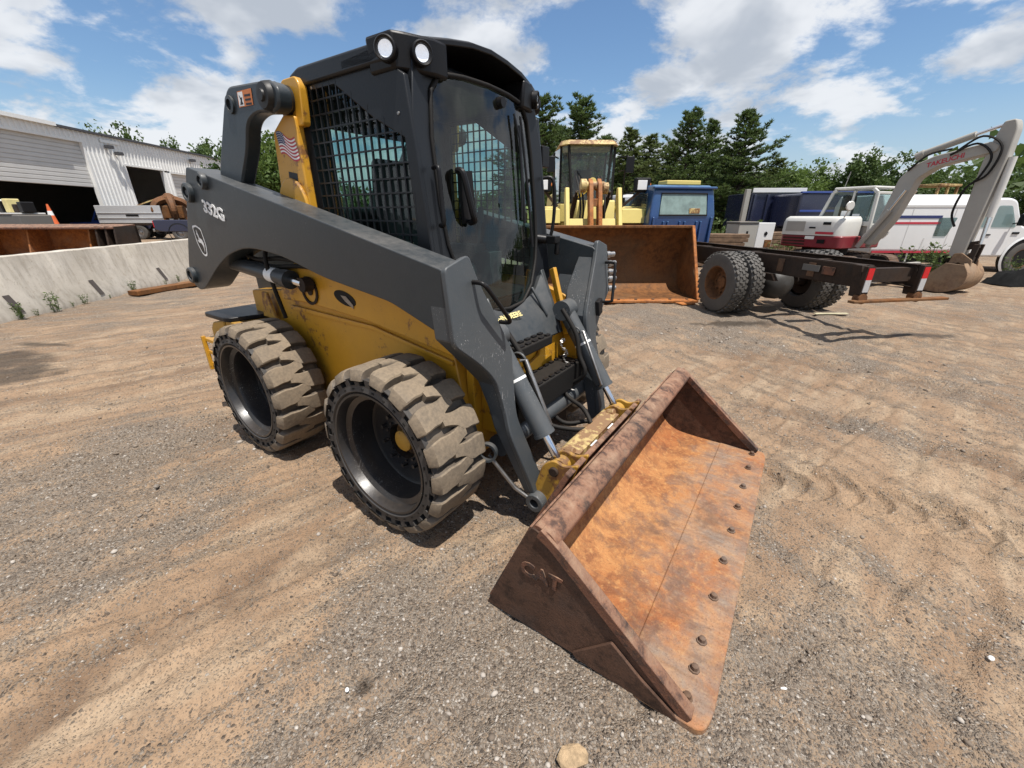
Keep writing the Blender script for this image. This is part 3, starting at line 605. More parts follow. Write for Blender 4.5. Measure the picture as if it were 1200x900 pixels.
# ---- loader arms --------------------------------------------------
armpts = [(-1.147, 1.945, .03), (1.14, 1.437, .03), (1.162, 1.30, .1), (1.182, 1.125, .02), (.938, 1.21, .05), (.776, 1.266, .05), (.241, 1.339, .1), (-.143, 1.429, .1), (-.434, 1.456, .1), (-.60, 1.453, .1),
          (-.834, 1.405, .1), (-1.086, 1.299, .1), (-1.40, 1.125, .05), (-1.52, 1.10, .05), (-1.63, 1.165, .06), (-1.60, 1.28, .1)]
fx = lambda z: 1.3258-.126*z if z > .84 else 1.22+(.84-z)*.283          # slope of the arm's front plate
def arm(s):
    b = MB(); b.xz(roundpoly(armpts, .03), -.85, -.665)
    a = b if s < 0 else b.mirror_y()
    arm_ = a.build('loader_arm', M['char'], SK, 30, .014, 3)
    # front plate following the knee down
    pl = roundpoly([(-.853, 1.447, .02), (-.693, 1.492, .03), (-.647, 1.37, .05), (-.535, 1.172, .05), (-.448, 1.0, .08), (-.457, .90, .08), (-.485, .765, .08), (-.505, .65, .05), (-.395, .19, .0), (-.505, .165, .0), (-.593, .59, .05), (-.584, .70, .08), (-.592, .84, .06), (-.640, .92, .08), (-.722, 1.004, .08), (-.860, 1.118, .03)], .03)
    p_ = MB(); A = [Vector((fx(z)+.006, y, z)) for y, z in pl]; p_.loft(A, [q+Vector((-.030, 0, -.006)) for q in A])
    # web behind the plate, deep at the knee and tapering to the pin
    web = [(-.848, 1.43, .10), (-.70, 1.46, .10), (-.66, 1.36, .12), (-.545, 1.17, .16), (-.462, 1.0, .15), (-.495, .765, .11), (-.515, .65, .10), (-.405, .20, .06), (-.495, .175, .06), (-.58, .59, .09), (-.574, .70, .10), (-.582, .84, .12), (-.715, 1.01, .14), (-.852, 1.13, .10)]
    A = [Vector((fx(z)-.022, y, z)) for y, z, d_ in web]; B = [Vector((fx(z)-.022-d_, y, z)) for y, z, d_ in web]
    p_.loft(A, B)
    if s > 0: p_.mirror_y()
    p_.build('front_plate', M['charworn'], arm_, 30, .006)
    pin = MB(); pin.lathe([(.026, -.07), (.026, -.085), (.055, -.085), (.055, .075), (.026, .075), (.026, -.07)], (1.415, s*.455, .165), (0, 1, 0), 24, 0, False)
    pin.build('pivot_eye', M['charworn'], arm_, 40, .004)
    # bosses at the rear end
    for x, z, r in ((-1.183, 1.788, .062), (-.915, 1.848, .050), (-1.545, 1.215, .060)):
        q = MB(); q.lathe([(r, -.01), (r, .022), (r*.9, .03), (r*.62, .03), (r*.6, .012), (r*.3, .012), (r*.28, .022), (.0, .022)], (x, s*.85, z), (0, s, 0), 28, 0, False); q.build('pin_boss', M['char'], arm_, 35)
    # grab handle on the plate
    if s < 0:
        h = [Vector((fx(z)+d_, y, z)) for y, z, d_ in ((-.689, 1.372, .0), (-.689, 1.372, .05), (-.682, 1.362, .066), (-.664, 1.34, .072), (-.555, 1.21, .074), (-.532, 1.18, .072), (-.522, 1.165, .055), (-.520, 1.16, .0))]
        q = MB(); q.tube(bez(h, 4), .0105, 10); q.build('grab_handle', M['black'], arm_, 60)
        # hollow tie-down ring and strut behind the lower arm
        q = MB(); q.lathe([(.042, -.016), (.054, -.018), (.058, 0), (.054, .018), (.042, .016)], (1.17, -.63, .46), (.35, -1, .12), 26, 0, False, True); q.build('tie_down_ring', M['char'], arm_, 50)
        q = MB(); q.tube([(1.15, -.60, .42), (1.29, -.54, .22), (1.38, -.515, .165)], .012, 8); q.build('stay_rod', M['steel'], arm_, 50)
    else:
        q = MB(); zz_ = [(.875, 1.30), (.885, 1.10)]
        h = [Vector((fx(z)+.01+d_, y, z)) for y, z, d_ in ((.80, 1.33, 0), (.80, 1.33, .06), (.795, 1.31, .075), (.73, 1.10, .075), (.72, 1.07, .065), (.72, 1.06, 0))]
        q.tube(bez(h, 4), .0105, 8); q.build('grab_handle', M['black'], arm_, 60)
        for z_, y_ in ((1.375, .845), (1.31, .865), (1.20, .86), (1.13, .85), (1.25, .862)):     # hydraulic quick couplers
            q = MB(); q.lathe([(.016, 0), (.016, .03), (.024, .032), (.024, .06), (.018, .064), (.018, .10), (0, .10)], (fx(z_)-.03, y_, z_), (.55, .84, .05), 14, 0, False); q.build('hose_coupler', M['steel'], arm_, 40)
        q = MB(); q.prism([(fx(1.12)+.012, .60, 1.08), (fx(1.12)+.012, .66, 1.10), (fx(1.02)+.012, .655, 1.0), (fx(1.0)+.012, .60, .98)], (.03, 0, 0)); q.build('bracket', M['black'], arm_, 0, .004)
        # broad inner gusset plate seen beside the cab
        q = MB(); gp_ = roundpoly([(.885, 1.47), (1.135, 1.44), (1.18, 1.0), (1.19, .80), (.98, .90), (.86, 1.10), (.855, 1.16)], .03); A = [Vector((x, .52+.22*(z-.8)/.67, z)) for x, z in gp_]; q.loft(A, [v_+Vector((0, .06, 0)) for v_ in A]); q.build('inner_gusset', M['charworn'], arm_, 30, .008)
    return arm_
armR = arm(-1); armL = arm(1)
# cross tube between the arms
MB().cyl((1.16, -.52, .44), (1.16, .52, .44), .065, .065, 20).build('cross_tube', M['charworn'], SK, 40)
# lettering, emblem and scratches on the near arm
o_ = Vector((-1.028, -.8535, 1.672)); xd = Vector((.308, 0, -.069)).normalized()
text_mesh('332G', .104, 'model_number', M['white'], armR, frame_m(o_, xd*1.28, Vector((.0, 0, 1))), .0015, .0035, 0, .95)
em = MB()
def ep(u, v, d=0): return Vector((-1.232, -.8515-d, 1.478)) + Vector((.068, 0, -.006))*u + Vector((-.012, 0, .095))*v
sh_ = roundpoly([(-.95, .92), (0, 1.05), (.95, .88), (1.0, -.25), (.55, -.95), (0, -1.08), (-.55, -.92), (-1.0, -.2)], .22, 5)
n_ = len(sh_)
em.add([ep(u*1.08, v*1.06) for u, v in sh_]+[ep(u*.92, v*.93) for u, v in sh_], [(i, (i+1) % n_, n_+(i+1) % n_, n_+i) for i in range(n_)], 0)
deer = [(-.62, -.10), (-.40, .12), (-.18, .16), (.05, .22), (.18, .55), (.10, .80), (.26, .62), (.40, .78), (.36, .52), (.55, .46), (.42, .36), (.34, .18), (.42, -.02), (.80, .02), (.46, -.16), (.22, -.16), (.0, -.18), (-.22, -.30), (-.30, -.58), (-.12, -.86), (-.40, -.62), (-.44, -.30), (-.70, -.46), (-.58, -.22)]
em.add([ep(-u*1.0, v) for u, v in deer], [tuple(range(len(deer)))], 0)
em.add([ep(u*.94, v*.95, -.0005) for u, v in sh_], [tuple(range(n_))], 1)
em.build('emblem', [M['white'], M['black']], armR, 0)

# ---- lift towers and rear links ------------------------------------
for s in (-1, 1):
    t = MB(); t.xz(roundpoly([(-.42, 1.20), (-.39, 1.70), (-.345, 2.09), (-.20, 2.165), (-.10, 2.15), (-.09, 1.20)], .02), s*.60, s*.65)
    tower = t.build('lift_tower', M['yellow'], SK, 30, .008)
    q = MB(); q.xz(roundpoly([(-.235, 2.10), (-.25, 2.27), (-.19, 2.325), (-.06, 2.325), (-.03, 2.28), (-.05, 2.10)], .02), s*.585, s*.632); q.build('pivot_bracket', M['yellow'], tower, 30, .006)
    q = MB(); q.xz([(-.24+.155*math.cos(a), 1.66+.19*math.sin(a)) for a in np.linspace(0, math.pi, 16)]+[(-.395, 1.45), (-.085, 1.45)], s*.65, s*.672); q.build('rounded_gusset', M['yellow'], tower, 30, .006)
    l = MB(); l.xz(roundpoly([(-1.05, 1.70, .05), (-.545, 2.315, .05), (-.60, 2.30, .06), (-.12, 2.30, .05), (-.05, 2.26, .04), (-.06, 2.18, .04), (-.12, 2.15, .04), (-.28, 2.165, .08), (-.40, 2.15, .1), (-.45, 2.04, .1), (-.60, 1.80, .1), (-.72, 1.66, .05)][0:1] + [(-.88, 1.97, .05), (-.655, 2.25, .05), (-.57, 2.325, .07), (-.12, 2.295, .05), (-.045, 2.25, .04), (-.06, 2.17, .04), (-.12, 2.15, .03), (-.30, 2.17, .06), (-.43, 2.135, .08), (-.50, 2.0, .1), (-.66, 1.83, .1), (-.80, 1.66, .05)], .03, 5), s*.66, s*.745)
    link = l.build('rear_link', M['char'], SK, 30, .012)
    q = MB(); q.lathe([(.0, .038), (.026, .038), (.030, .028), (.058, .026), (.064, .018), (.07, .0), (.075, -.02), (.068, -.03), (.074, -.045), (.068, -.06), (.07, -.11)], (-.155, s*.745, 2.225), (0, s, 0), 28, 0, False); q.build('pivot_pin', M['blackpin'], link, 40)
    q = MB(); q.lathe([(.046, -.02), (.046, .012), (.028, .014), (.028, -.01), (0, -.01)], (-.565, s*.745, 2.235), (0, s, 0), 24, 0, False); q.build('pin_boss', M['char'], link, 40)
    # warning decal
    q = MB(); pp = lambda x, z: (x, s*.7475, z)
    q.add([pp(-.46, 2.285), pp(-.30, 2.28), pp(-.31, 2.205), pp(-.47, 2.21)], [(0,1,2,3)], 0)
    q.add([(x, y+s*.0008, z) for x, y, z in (pp(-.455, 2.28), pp(-.40, 2.278), pp(-.405, 2.212), pp(-.462, 2.215))], [(0,1,2,3)], 1)
    q.add([(x, y+s*.0014, z) for x, y, z in (pp(-.445, 2.27), pp(-.425, 2.25), pp(-.41, 2.255), pp(-.42, 2.235), pp(-.41, 2.22), pp(-.45, 2.22), pp(-.435, 2.24))], [tuple(range(7))], 2)
    for k_ in range(3): q.add([(x, y+s*.0008, z) for x, y, z in (pp(-.385, 2.262-k_*.02), pp(-.32, 2.258-k_*.02), pp(-.322, 2.248-k_*.02), pp(-.387, 2.252-k_*.02))], [(0,1,2,3)], 2)
    q.build('warning_decal', [M['orangedecal'], M['white'], M['black']], link, 0)
    # lift cylinder under the arm with its own decal
    q = MB(); q.cyl((-1.22, s*.725, 1.335), (-.38, s*.725, 1.265), .052, .052, 22); q.cyl((-.40, s*.725, 1.2665), (-.34, s*.725, 1.262), .060, .060, 22)
    lc = q.build('lift_cylinder', M['char'], SK, 40)
    q = MB(); q.cyl((-.38, s*.725, 1.265), (-.20, s*.725, 1.25), .026, .026, 14); q.build('cylinder_rod', M['chrome'], lc, 40); q = MB(); q.lathe([(.045, -.03), (.045, .03)], (-.19, s*.715, 1.245), (0, 1, 0), 20); q.build('rod_eye', M['rustdark'], lc, 40)
    q = MB(); q.cyl((-.58, s*.728, 1.2815), (-.49, s*.728, 1.2745), .0515, .0515, 22)
    vis = [f for f in q.f]; q.build('cylinder_decal', M['white'], lc, 40)
    q = MB()
    for pth in ([(-1.0, .70, 1.40), (-.7, .73, 1.37), (-.4, .72, 1.39), (.0, .70, 1.36), (.3, .68, 1.30)], [(-1.0, .66, 1.36), (-.6, .70, 1.33), (-.2, .69, 1.35), (.2, .68, 1.32)], [(-.55, .74, 1.44), (-.54, .76, 1.36), (-.55, .74, 1.20), (-.56, .70, .98)]):
        q.tube(bez([(x, s*y, z) for x, y, z in pth], 5), .014, 8)
    q.build('hydraulic_hose', M['blackmat'], SK, 60)
# waving flag decal on the near tower
fl = MB(); FL0 = Vector((-.315, -.6512, 2.085))
def fp(u, v): return FL0 + Vector((.185*u + .02*v, 0, -.115*v - .035*u + .014*math.sin(u*6.0+.4)))
nu = 10
for k in range(13):
    for i in range(nu):
        u0, u1 = i/nu, (i+1)/nu; v0, v1 = k/13, (k+1)/13
        mi = 2 if (u1 <= .41 and v1 <= 7.1/13) else (0 if k % 2 == 0 else 1)
        fl.add([fp(u0, v0), fp(u1, v0), fp(u1, v1), fp(u0, v1)], [(0,1,2,3)], mi)
for r_ in range(5):
    for c_ in range(6):
        p = fp(.035+c_*.065, .06+r_*.1); q = .0035
        fl.add([p+Vector((-q, -.0006, 0)), p+Vector((0, -.0006, q)), p+Vector((q, -.0006, 0)), p+Vector((0, -.0006, -q))], [(0,1,2,3)], 1)
towR = [o for o in SK.children if o.name.startswith('lift_tower')][0]
fl.build('flag_decal', [M['redp'], M['white'], M['bluep']], towR, 0)
q = MB(); q.add([(-.255, -.6512, 1.885), (-.165, -.6512, 1.87), (-.17, -.6512, 1.81), (-.262, -.6512, 1.825)], [(0,1,2,3)]); q.build('grey_plate_decal', M['inside'], towR, 0)

# ---- cab ------------------------------------------------------------
YC = .58
def xfr(z): return .70 + (2.2-z)*.115            # front face leans slightly forward going down
cab = MB()
side_o = [(-.15, 2.30), (.58, 2.30), (xfr(2.2)+.01, 2.23), (xfr(1.9)+.02, 1.9), (xfr(1.22)+.02, 1.22), (-.15, 1.22)]
side_i = [(-.075, 2.265), (.19, 2.262), (.47, 2.085), (.68, 1.985), (.735, 1.29), (-.075, 1.29)]
for s in (-1, 1):
    n = 6; A = [Vector((x, s*YC, z)) for x, z in side_o]; B = [Vector((x, s*YC, z)) for x, z in side_i]; D = Vector((0, -s*.03, 0))
    cab.add(A+B+[p+D for p in A]+[p+D for p in B], [(i, (i+1) % n, n+(i+1) % n, n+i) for i in range(n)] + [(2*n+i, 2*n+(i+1) % n, 3*n+(i+1) % n, 3*n+i) for i in range(n)]
            + [(i, (i+1) % n, 2*n+(i+1) % n, 2*n+i) for i in range(n)] + [(n+i, n+(i+1) % n, 3*n+(i+1) % n, 3*n+i) for i in range(n)])
# door outline and front frame
door_o = [(-.43, 2.20), (-.36, 2.285), (-.2, 2.30), (0, 2.305), (.2, 2.30), (.36, 2.285), (.43, 2.20), (.46, 2.0), (.465, 1.7), (.45, 1.5), (.41, 1.36), (.31, 1.20), (.17, 1.105), (0, 1.09), (-.17, 1.105), (-.31, 1.20), (-.41, 1.36), (-.45, 1.5), (-.465, 1.7), (-.46, 2.0)]
door_o = [(p.x, p.y) for p in (Vector((a, b, 0)) for a, b in door_o)]
def dsurf(y, z, out=0): return Vector((xfr(z) + .045*(1-(y/.47)**2) + out, y, z))
def outer_pt(y, z):
    cy, cz = 0, 1.72; dy, dz = y-cy, z-cz; t = 99
    if abs(dy) > 1e-6: t = min(t, (.57 if dy > 0 else -.57)/dy)
    if abs(dz) > 1e-6: t = min(t, ((2.30-cz) if dz > 0 else (1.02-cz))/dz)
    return (dy*t, cz+dz*t)
nd_ = len(door_o)
A = [Vector((xfr(z)+.02, y, z)) for y, z in (outer_pt(*p) for p in door_o)]; B = [dsurf(y, z, .004) for y, z in door_o]
Dv = Vector((-.05, 0, 0))
cab.add(A+B+[p+Dv for p in A]+[p+Dv for p in B], [(i, (i+1) % nd_, nd_+(i+1) % nd_, nd_+i) for i in range(nd_)] + [(2*nd_+i, 2*nd_+(i+1) % nd_, 3*nd_+(i+1) % nd_, 3*nd_+i) for i in range(nd_)]
        + [(i, (i+1) % nd_, 2*nd_+(i+1) % nd_, 2*nd_+i) for i in range(nd_)] + [(nd_+i, nd_+(i+1) % nd_, 3*nd_+(i+1) % nd_, 3*nd_+i) for i in range(nd_)])
# rear wall with a window, floor
cab.bx(-.15, -.12, -.55, -.42, 1.22, 2.29); cab.bx(-.15, -.12, .42, .55, 1.22, 2.29); cab.bx(-.15, -.12, -.42, .42, 2.12, 2.29); cab.bx(-.15, -.12, -.42, .42, 1.22, 1.62)
cab.bx(-.12, .76, -.55, .55, 1.135, 1.155); cab.bx(.74, .76, -.50, .50, 1.0, 1.135)
cab_o = cab.build('cab', M['cabpaint'], SK, 30, .006)
rf = MB(); rf.xz(roundpoly([(-.17, 2.285), (-.17, 2.345), (-.08, 2.372), (.60, 2.365), (.66, 2.33), (.62, 2.285)], .02), -.60, .60); rf.build('roof', M['cabpaint'], cab_o, 30, .018, 3)
# visor with lamp pods
vs_top = [(-.60, 2.345), (-.52, 2.395), (-.42, 2.405), (-.30, 2.425), (-.15, 2.45), (0, 2.46), (.15, 2.45), (.30, 2.43), (.45, 2.42), (.55, 2.40), (.60, 2.36)]
vb = MB(); up_, lo_ = [], []
def vx(y): return .735 - .10*max(0, abs(y)-.38)/.22 + .03*(1-(y/.6)**2)
RR = []
for y, z in vs_top:
    xf_ = vx(y); RR.append([Vector((.30, y, min(z, 2.375)-.01)), Vector((.50, y, z)), Vector((xf_-.03, y, z)), Vector((xf_, y, z-.012)), Vector((xf_, y, z-.035)), Vector((xf_-.04, y, z-.035)), Vector((.52, y, z-.05)), Vector((.30, y, 2.30))])
vb.rings(RR); vb.build('visor', M['black'], cab_o, 40, .004)
for s in (-1, 1):                          # pods carrying the lamps at both corners
    pod = [(.50, -.606), (.665, -.602), (.70, -.545), (.752, -.42), (.755, -.33), (.60, -.33), (.50, -.45)]
    hp = MB(); hp.loft([Vector((x, y*-s, 2.392)) for x, y in pod], [Vector((x*.975+.012, y*.98*-s, 2.248)) for x, y in pod]); hp.build('lamp_housing', M['black'], cab_o, 30, .014)
def lamp(loc, nrm, r):
    n = Vector(nrm).normalized(); q = MB(); q.lathe([(r*1.45, -.03), (r*1.45, .008), (r*1.30, .014), (r*1.04, .010), (r*.98, .0)], loc, n, 26, 0, False)
    l = q.build('work_light', M['black'], cab_o, 40)
    q = MB(); q.lathe([(r, .003), (r*.7, .009), (0, .011)], loc, n, 26, 0, False); q.build('lens', M['lensglass'], l, 60)
    q = MB(); q.lathe([(r*.95, .001), (r*.55, -.006), (r*.18, -.012), (0, -.012)], loc, n, 26, 0, False); q.build('reflector', M['lens'], l, 60)
for s in (-1, 1):
    lamp((.655, s*.622, 2.318), (.50, s*.87, -.05), .034); lamp((.742, s*.488, 2.318), (.93, s*.38, -.06), .034)
# door: glass pane, rubber frame, latch handle, wiper
gl = MB()
inn = [(y*.955, 1.70+(z-1.70)*.965) for y, z in door_o]
RR = [[dsurf(y*t, 1.70+(z-1.70)*t, .0) for y, z in inn] for t in (1, .8, .6, .4, .2, .02)]
gl.rings(RR, 0, False, False); doorg = gl.build('windshield', M['glass'], cab_o, 60, recalc=False)
fr = MB(); fr.tube([dsurf(y*.985, 1.70+(z-1.70)*.985, .006) for y, z in sum([[(Vector(door_o[i])*(1-t)+Vector(door_o[(i+1) % nd_])*t)[:2] for t in (0, .5)] for i in range(nd_)], [])], .011, 8, 0, True)
fr.build('door_seal', M['blackmat'], doorg, 60)
q = MB(); P_ = [dsurf(-.335+dy, z, .02+o) for dy, z, o in ((0, 1.86, .0), (-.005, 1.855, .035), (.0, 1.82, .045), (.03, 1.66, .045), (.045, 1.62, .035), (.045, 1.61, 0))]
q.tube(bez(P_, 4), [.017]*21, 8); q.box(dsurf(-.285, 1.735, .018), (.02, .10, .25), Matrix.Rotation(.10, 3, 'X')); q.build('door_latch', M['black'], doorg, 40, .006)
q = MB(); q.tube([dsurf(.215, 1.62, .02), dsurf(.24, 1.85, .03), dsurf(.25, 2.08, .03), dsurf(.22, 2.2, .02)], .007, 6); q.tube([dsurf(.26, 1.60, .015), dsurf(.275, 1.85, .015), dsurf(.285, 2.15, .015)], .008, 6); q.tube([dsurf(.34, 1.45, .02), dsurf(.33, 1.8, .02), dsurf(.30, 2.2, .02)], .008, 6)
q.cyl(dsurf(.10, 2.235, .0), dsurf(.10, 2.235, .03), .03, .026, 16); q.build('wiper', M['black'], doorg, 40)
q = MB(); h_ = [(.775, -.50, 1.86), (.815, -.515, 1.862), (.832, -.52, 1.84), (.838, -.52, 1.73), (.845, -.52, 1.62), (.83, -.515, 1.598), (.80, -.50, 1.60)]
q.tube(bez(h_, 4), .011, 8); q.build('grab_rail', M['black'], cab_o, 60)
q = MB(); h_ = [(.77, .55, 1.88), (.83, .58, 1.87), (.845, .59, 1.72), (.83, .58, 1.52), (.77, .55, 1.50)]; q.tube(bez(h_, 4), .012, 8); q.build('grab_rail', M['black'], cab_o, 60)
q = MB(); q.cyl((.77, .46, 1.50), (.84, .50, 1.49), .03, .03, 14); q.box((.87, .52, 1.49), (.10, .07, .05)); q.cyl((.90, .55, 1.50), (.90, .55, 1.39), .016, .02, 10); q.build('door_hinge', M['black'], cab_o, 40, .005)
q = MB(); q.box((.70, .66, 2.02), (.05, .09, .13)); q.tube([(.72, .58, 1.95), (.71, .64, 1.97)], .012, 6); q.cyl((.70, .62, 1.86), (.70, .62, 1.93), .02, .02, 10); q.build('side_mirror', M['black'], cab_o, 40, .01)
# perforated side screens
def inside(poly, x, z):
    c = False; m = len(poly)
    for i in range(m):
        (x0, z0), (x1, z1) = poly[i], poly[i-1]
        if (z0 > z) != (z1 > z) and x < (x1-x0)*(z-z0)/(z1-z0)+x0: c = not c
    return c
for s in (-1, 1):
    q = MB(); y0, y1 = s*(YC+.001), s*(YC-.010); hb = .0037
    PXs, PZs = .0565, .066
    x = -.075
    for i in range(16):
        for j in range(17):
            xx, zz_ = -.075+i*PXs, 1.29+j*PZs
            if xx > .80: continue
            if inside(side_i, xx, zz_+PZs/2) or inside(side_i, xx-.02, zz_+PZs/2): q.bx(xx-hb, xx+hb, min(y0, y1), max(y0, y1), zz_, zz_+PZs)
            if inside(side_i, xx+PXs/2, zz_) or inside(side_i, xx+PXs/2, zz_-.02): q.bx(xx, xx+PXs, min(y0, y1)+.0005, max(y0, y1)-.0005, zz_-hb, zz_+hb)
    q.build('side_screen', M['cabpaint'], cab_o, 0)
    q = MB(); q.add([(x, s*(YC-.035), z) for x, z in side_i], [tuple(range(6))]); q.build('side_window', M['glass'], cab_o, 0, recalc=False)
    for x, z in ((.0, 2.272), (.655, 2.085)):
        b_ = MB(); b_.lathe([(.008, 0), (.007, .004), (0, .005)], (x, s*YC, z), (0, s, 0), 10, 0, False); b_.build('screen_bolt', M['steel'], cab_o, 40)
q = MB(); q.add([(-.135, -.42, 1.62), (-.135, .42, 1.62), (-.135, .42, 2.12), (-.135, -.42, 2.12)], [(0,1,2,3)]); q.build('rear_window', M['glass'], cab_o, 0, recalc=False)
q = MB(); q.xz(roundpoly([(-.02, 1.20), (-.08, 1.80), (-.06, 1.98), (.02, 1.98), (.06, 1.80), (.10, 1.36), (.42, 1.34), (.46, 1.28), (.44, 1.16)], .05), -.22, .22); seat = q.build('seat', M['inside'], cab_o, 40, .03, 3)
q = MB()
for s in (-1, 1):
    q.box((.18, s*.33, 1.42), (.40, .12, .06)); q.cyl((.36, s*.33, 1.43), (.40, s*.32, 1.62), .012, .012, 8); q.cyl((.40, s*.32, 1.60), (.41, s*.315, 1.70), .024, .020, 10)
    q.box((.20, s*.40, 1.22), (.55, .14, .36))
q.build('control_pod', M['inside'], cab_o, 40, .012)
q = MB(); q.tube(bez([(.52, -.44, 1.50), (.30, -.46, 1.53), (.05, -.46, 1.56)], 5), .008, 6); q.build('lap_bar', M['steel'], cab_o, 60)
# ---- panel under the windshield, steps, recess ------------------------
pn = MB()
tp_ = [(.865, -.40, 1.27), (.875, -.30, 1.16), (.88, 0, 1.07), (.875, .30, 1.16), (.865, .40, 1.27)]
bt_ = [(1.055, -.36, .90), (1.055, -.2, .895), (1.055, 0, .89), (1.055, .2, .89), (1.055, .34, .885)]
md_ = [(.965, -.385, 1.12), (.985, -.26, 1.03), (.99, 0, 1.0), (.985, .26, 1.03), (.965, .375, 1.11)]
bk = lambda L: [Vector(p)+Vector((-.05, 0, -.03)) for p in L]
pn.grid([[Vector(p) for p in tp_], [Vector(p) for p in md_], [Vector(p) for p in bt_], bk(bt_), bk(md_), bk(tp_), [Vector(p) for p in tp_]])
for s in (-1, 1):
    pn.prism([(.86, s*.40, 1.30), (1.06, s*.36, .885), (.98, s*.36, .86), (.80, s*.40, 1.20)], (0, s*.045, 0))
    pn.bar((.885, s*.245, 1.20), (1.0, s*.27, 1.015), .02, .02)
fp_ = pn.build('front_panel', M['char'], SK, 35, .008)
nrm_x = (Vector((1.055, 0, .89))-Vector((.99, 0, 1.0))).normalized()
text_mesh('JOHN DEERE', .052, 'panel_lettering', M['gold'], fp_, frame_m(Vector((.952, -.262, 1.063)), Vector((.0, 1, -.02)), -(Vector((.985, 0, 1.03))-Vector((.875, 0, 1.14))).normalized()), .002, .0015, 0, 1.0)
for s in (-1, 1):
    q = MB(); q.bar((.90, s*.50, 1.30), (1.075, s*.43, .86), .03, .05); q.build('panel_frame', M['yellow'], SK, 0, .005)
rc = MB(); rc.bx(.98, 1.03, -.56, .56, .34, .885); rc.bx(1.03, 1.14, -.50, -.46, .50, .86); rc.bx(1.03, 1.14, .46, .50, .50, .86)
recess = rc.build('front_recess', M['yellow'], SK, 0, .006)
def step(y0, y1, x0, x1, z, h):
    q = MB(); q.bx(x0, x1, y0, y1, z-h, z)
    st = q.build('step', M['blackmat'], SK, 0, .008)
    n = max(3, int((y1-y0)/.07))
    for i in range(n):
        for xx in (x0+.015, x1-.02):
            y = y0+(i+.5)*(y1-y0)/n; q = MB(); q.bx(xx-.012, xx+.012, y-.022, y+.022, z-.002, z+.012); q.build('cleat', M['black'], st, 0, .003)
step(-.24, .14, 1.03, 1.12, .93, .06); step(-.40, .42, 1.05, 1.215, .70, .17)
q = MB(); q.yz(roundpoly([(-.16, .74), (.08, .80), (.10, .86), (.30, .76), (.12, .74), (.10, .70)], .01), 1.04, 1.06); q.build('kick_plate', M['yellow'], recess, 0, .004)
# ---- tilt cylinders -----------------------------------------------------
for s in (-1, 1):
    a, b_ = Vector((1.06, s*.415, 1.04)), Vector((1.505, s*.412, .385)); t = (b_-a).normalized()
    L = (b_-a).length; e = a+t*(L*.74)
    q = MB(); q.cyl(a+t*.03, e, .057, .057, 24); q.cyl(e, e+t*.018, .061, .061, 24); q.lathe([(.068, -.06), (.068, .06)], a, (0, 1, 0), 24)
    cyl_ = q.build('tilt_cylinder', M['charworn'], SK, 40)
    q = MB(); q.cyl(e, b_, .023, .023, 16); q.build('cylinder_rod', M['chrome'], cyl_, 40)
    q = MB(); q.cyl(a+t*.26, a+t*.275, .0585, .0585, 24); q.build('white_band', M['white'], cyl_, 40)
    q = MB(); q.lathe([(.05, -.03), (.05, .03)], b_, (0, 1, 0), 20); q.build('rod_eye', M['yellowdirty'], cyl_, 40, .004)
    off = -s*.085
    q = MB(); q.tube(bez([a+Vector((.02, off, .02)), a+t*.18+Vector((.035, off*1.1, .02)), a+t*.32+Vector((.0, off*1.3, .0)), a+t*.45+Vector((-.02, off*1.4, -.02)), (1.17, s*.30, .53)], 6), .016, 8); q.build('hydraulic_hose', M['blackmat'], cyl_, 60)
    q = MB(); q.tube([a+t*.2+Vector((.03, off*.6, .04)), a+t*.2+Vector((.06, off*.7, .05)), e+Vector((.01, off*.75, .02)), e+Vector((-.01, off*.6, 0))], .010, 8); q.build('hard_line', M['steel'], cyl_, 60)
    q = MB(); c0 = a+t*.17+Vector((.0, off*.5, .0)); q.tube([c0+Vector((.05*math.cos(k), 0, .05*math.sin(k))) + Vector((.02, -s*.03, 0)) for k in np.linspace(.2, 3.0, 8)], .007, 6); q.build('hose_guard', M['char'], cyl_, 60)
q = MB()
for i in range(26):
    a = i*.9; c0 = Vector((1.10+.0045*i, .31-.0008*i, .86-.0135*i)); q.tube([c0+Vector((.018*math.cos(a+k), .018*math.sin(a+k), -.007*k/2)) for k in np.linspace(0, 2.2, 4)], .005, 5)
q.build('spiral_hose_wrap', M['steel'], SK, 60)
for pth in ([(1.12, .22, .62), (1.22, .20, .50), (1.36, .16, .46), (1.45, .10, .40)], [(1.12, -.10, .55), (1.24, -.12, .44), (1.36, -.05, .40), (1.46, .05, .38)], [(1.10, .05, .50), (1.25, .08, .36), (1.38, .18, .36), (1.47, .28, .36)]):
    q = MB(); q.tube(bez(pth, 6), .015, 8); q.build('hydraulic_hose', M['blackmat'], SK, 60)
q = MB(); q.box((1.12, .06, .33), (.10, .5, .16)); q.build('valve_block', M['rustdark'], SK, 0, .01)
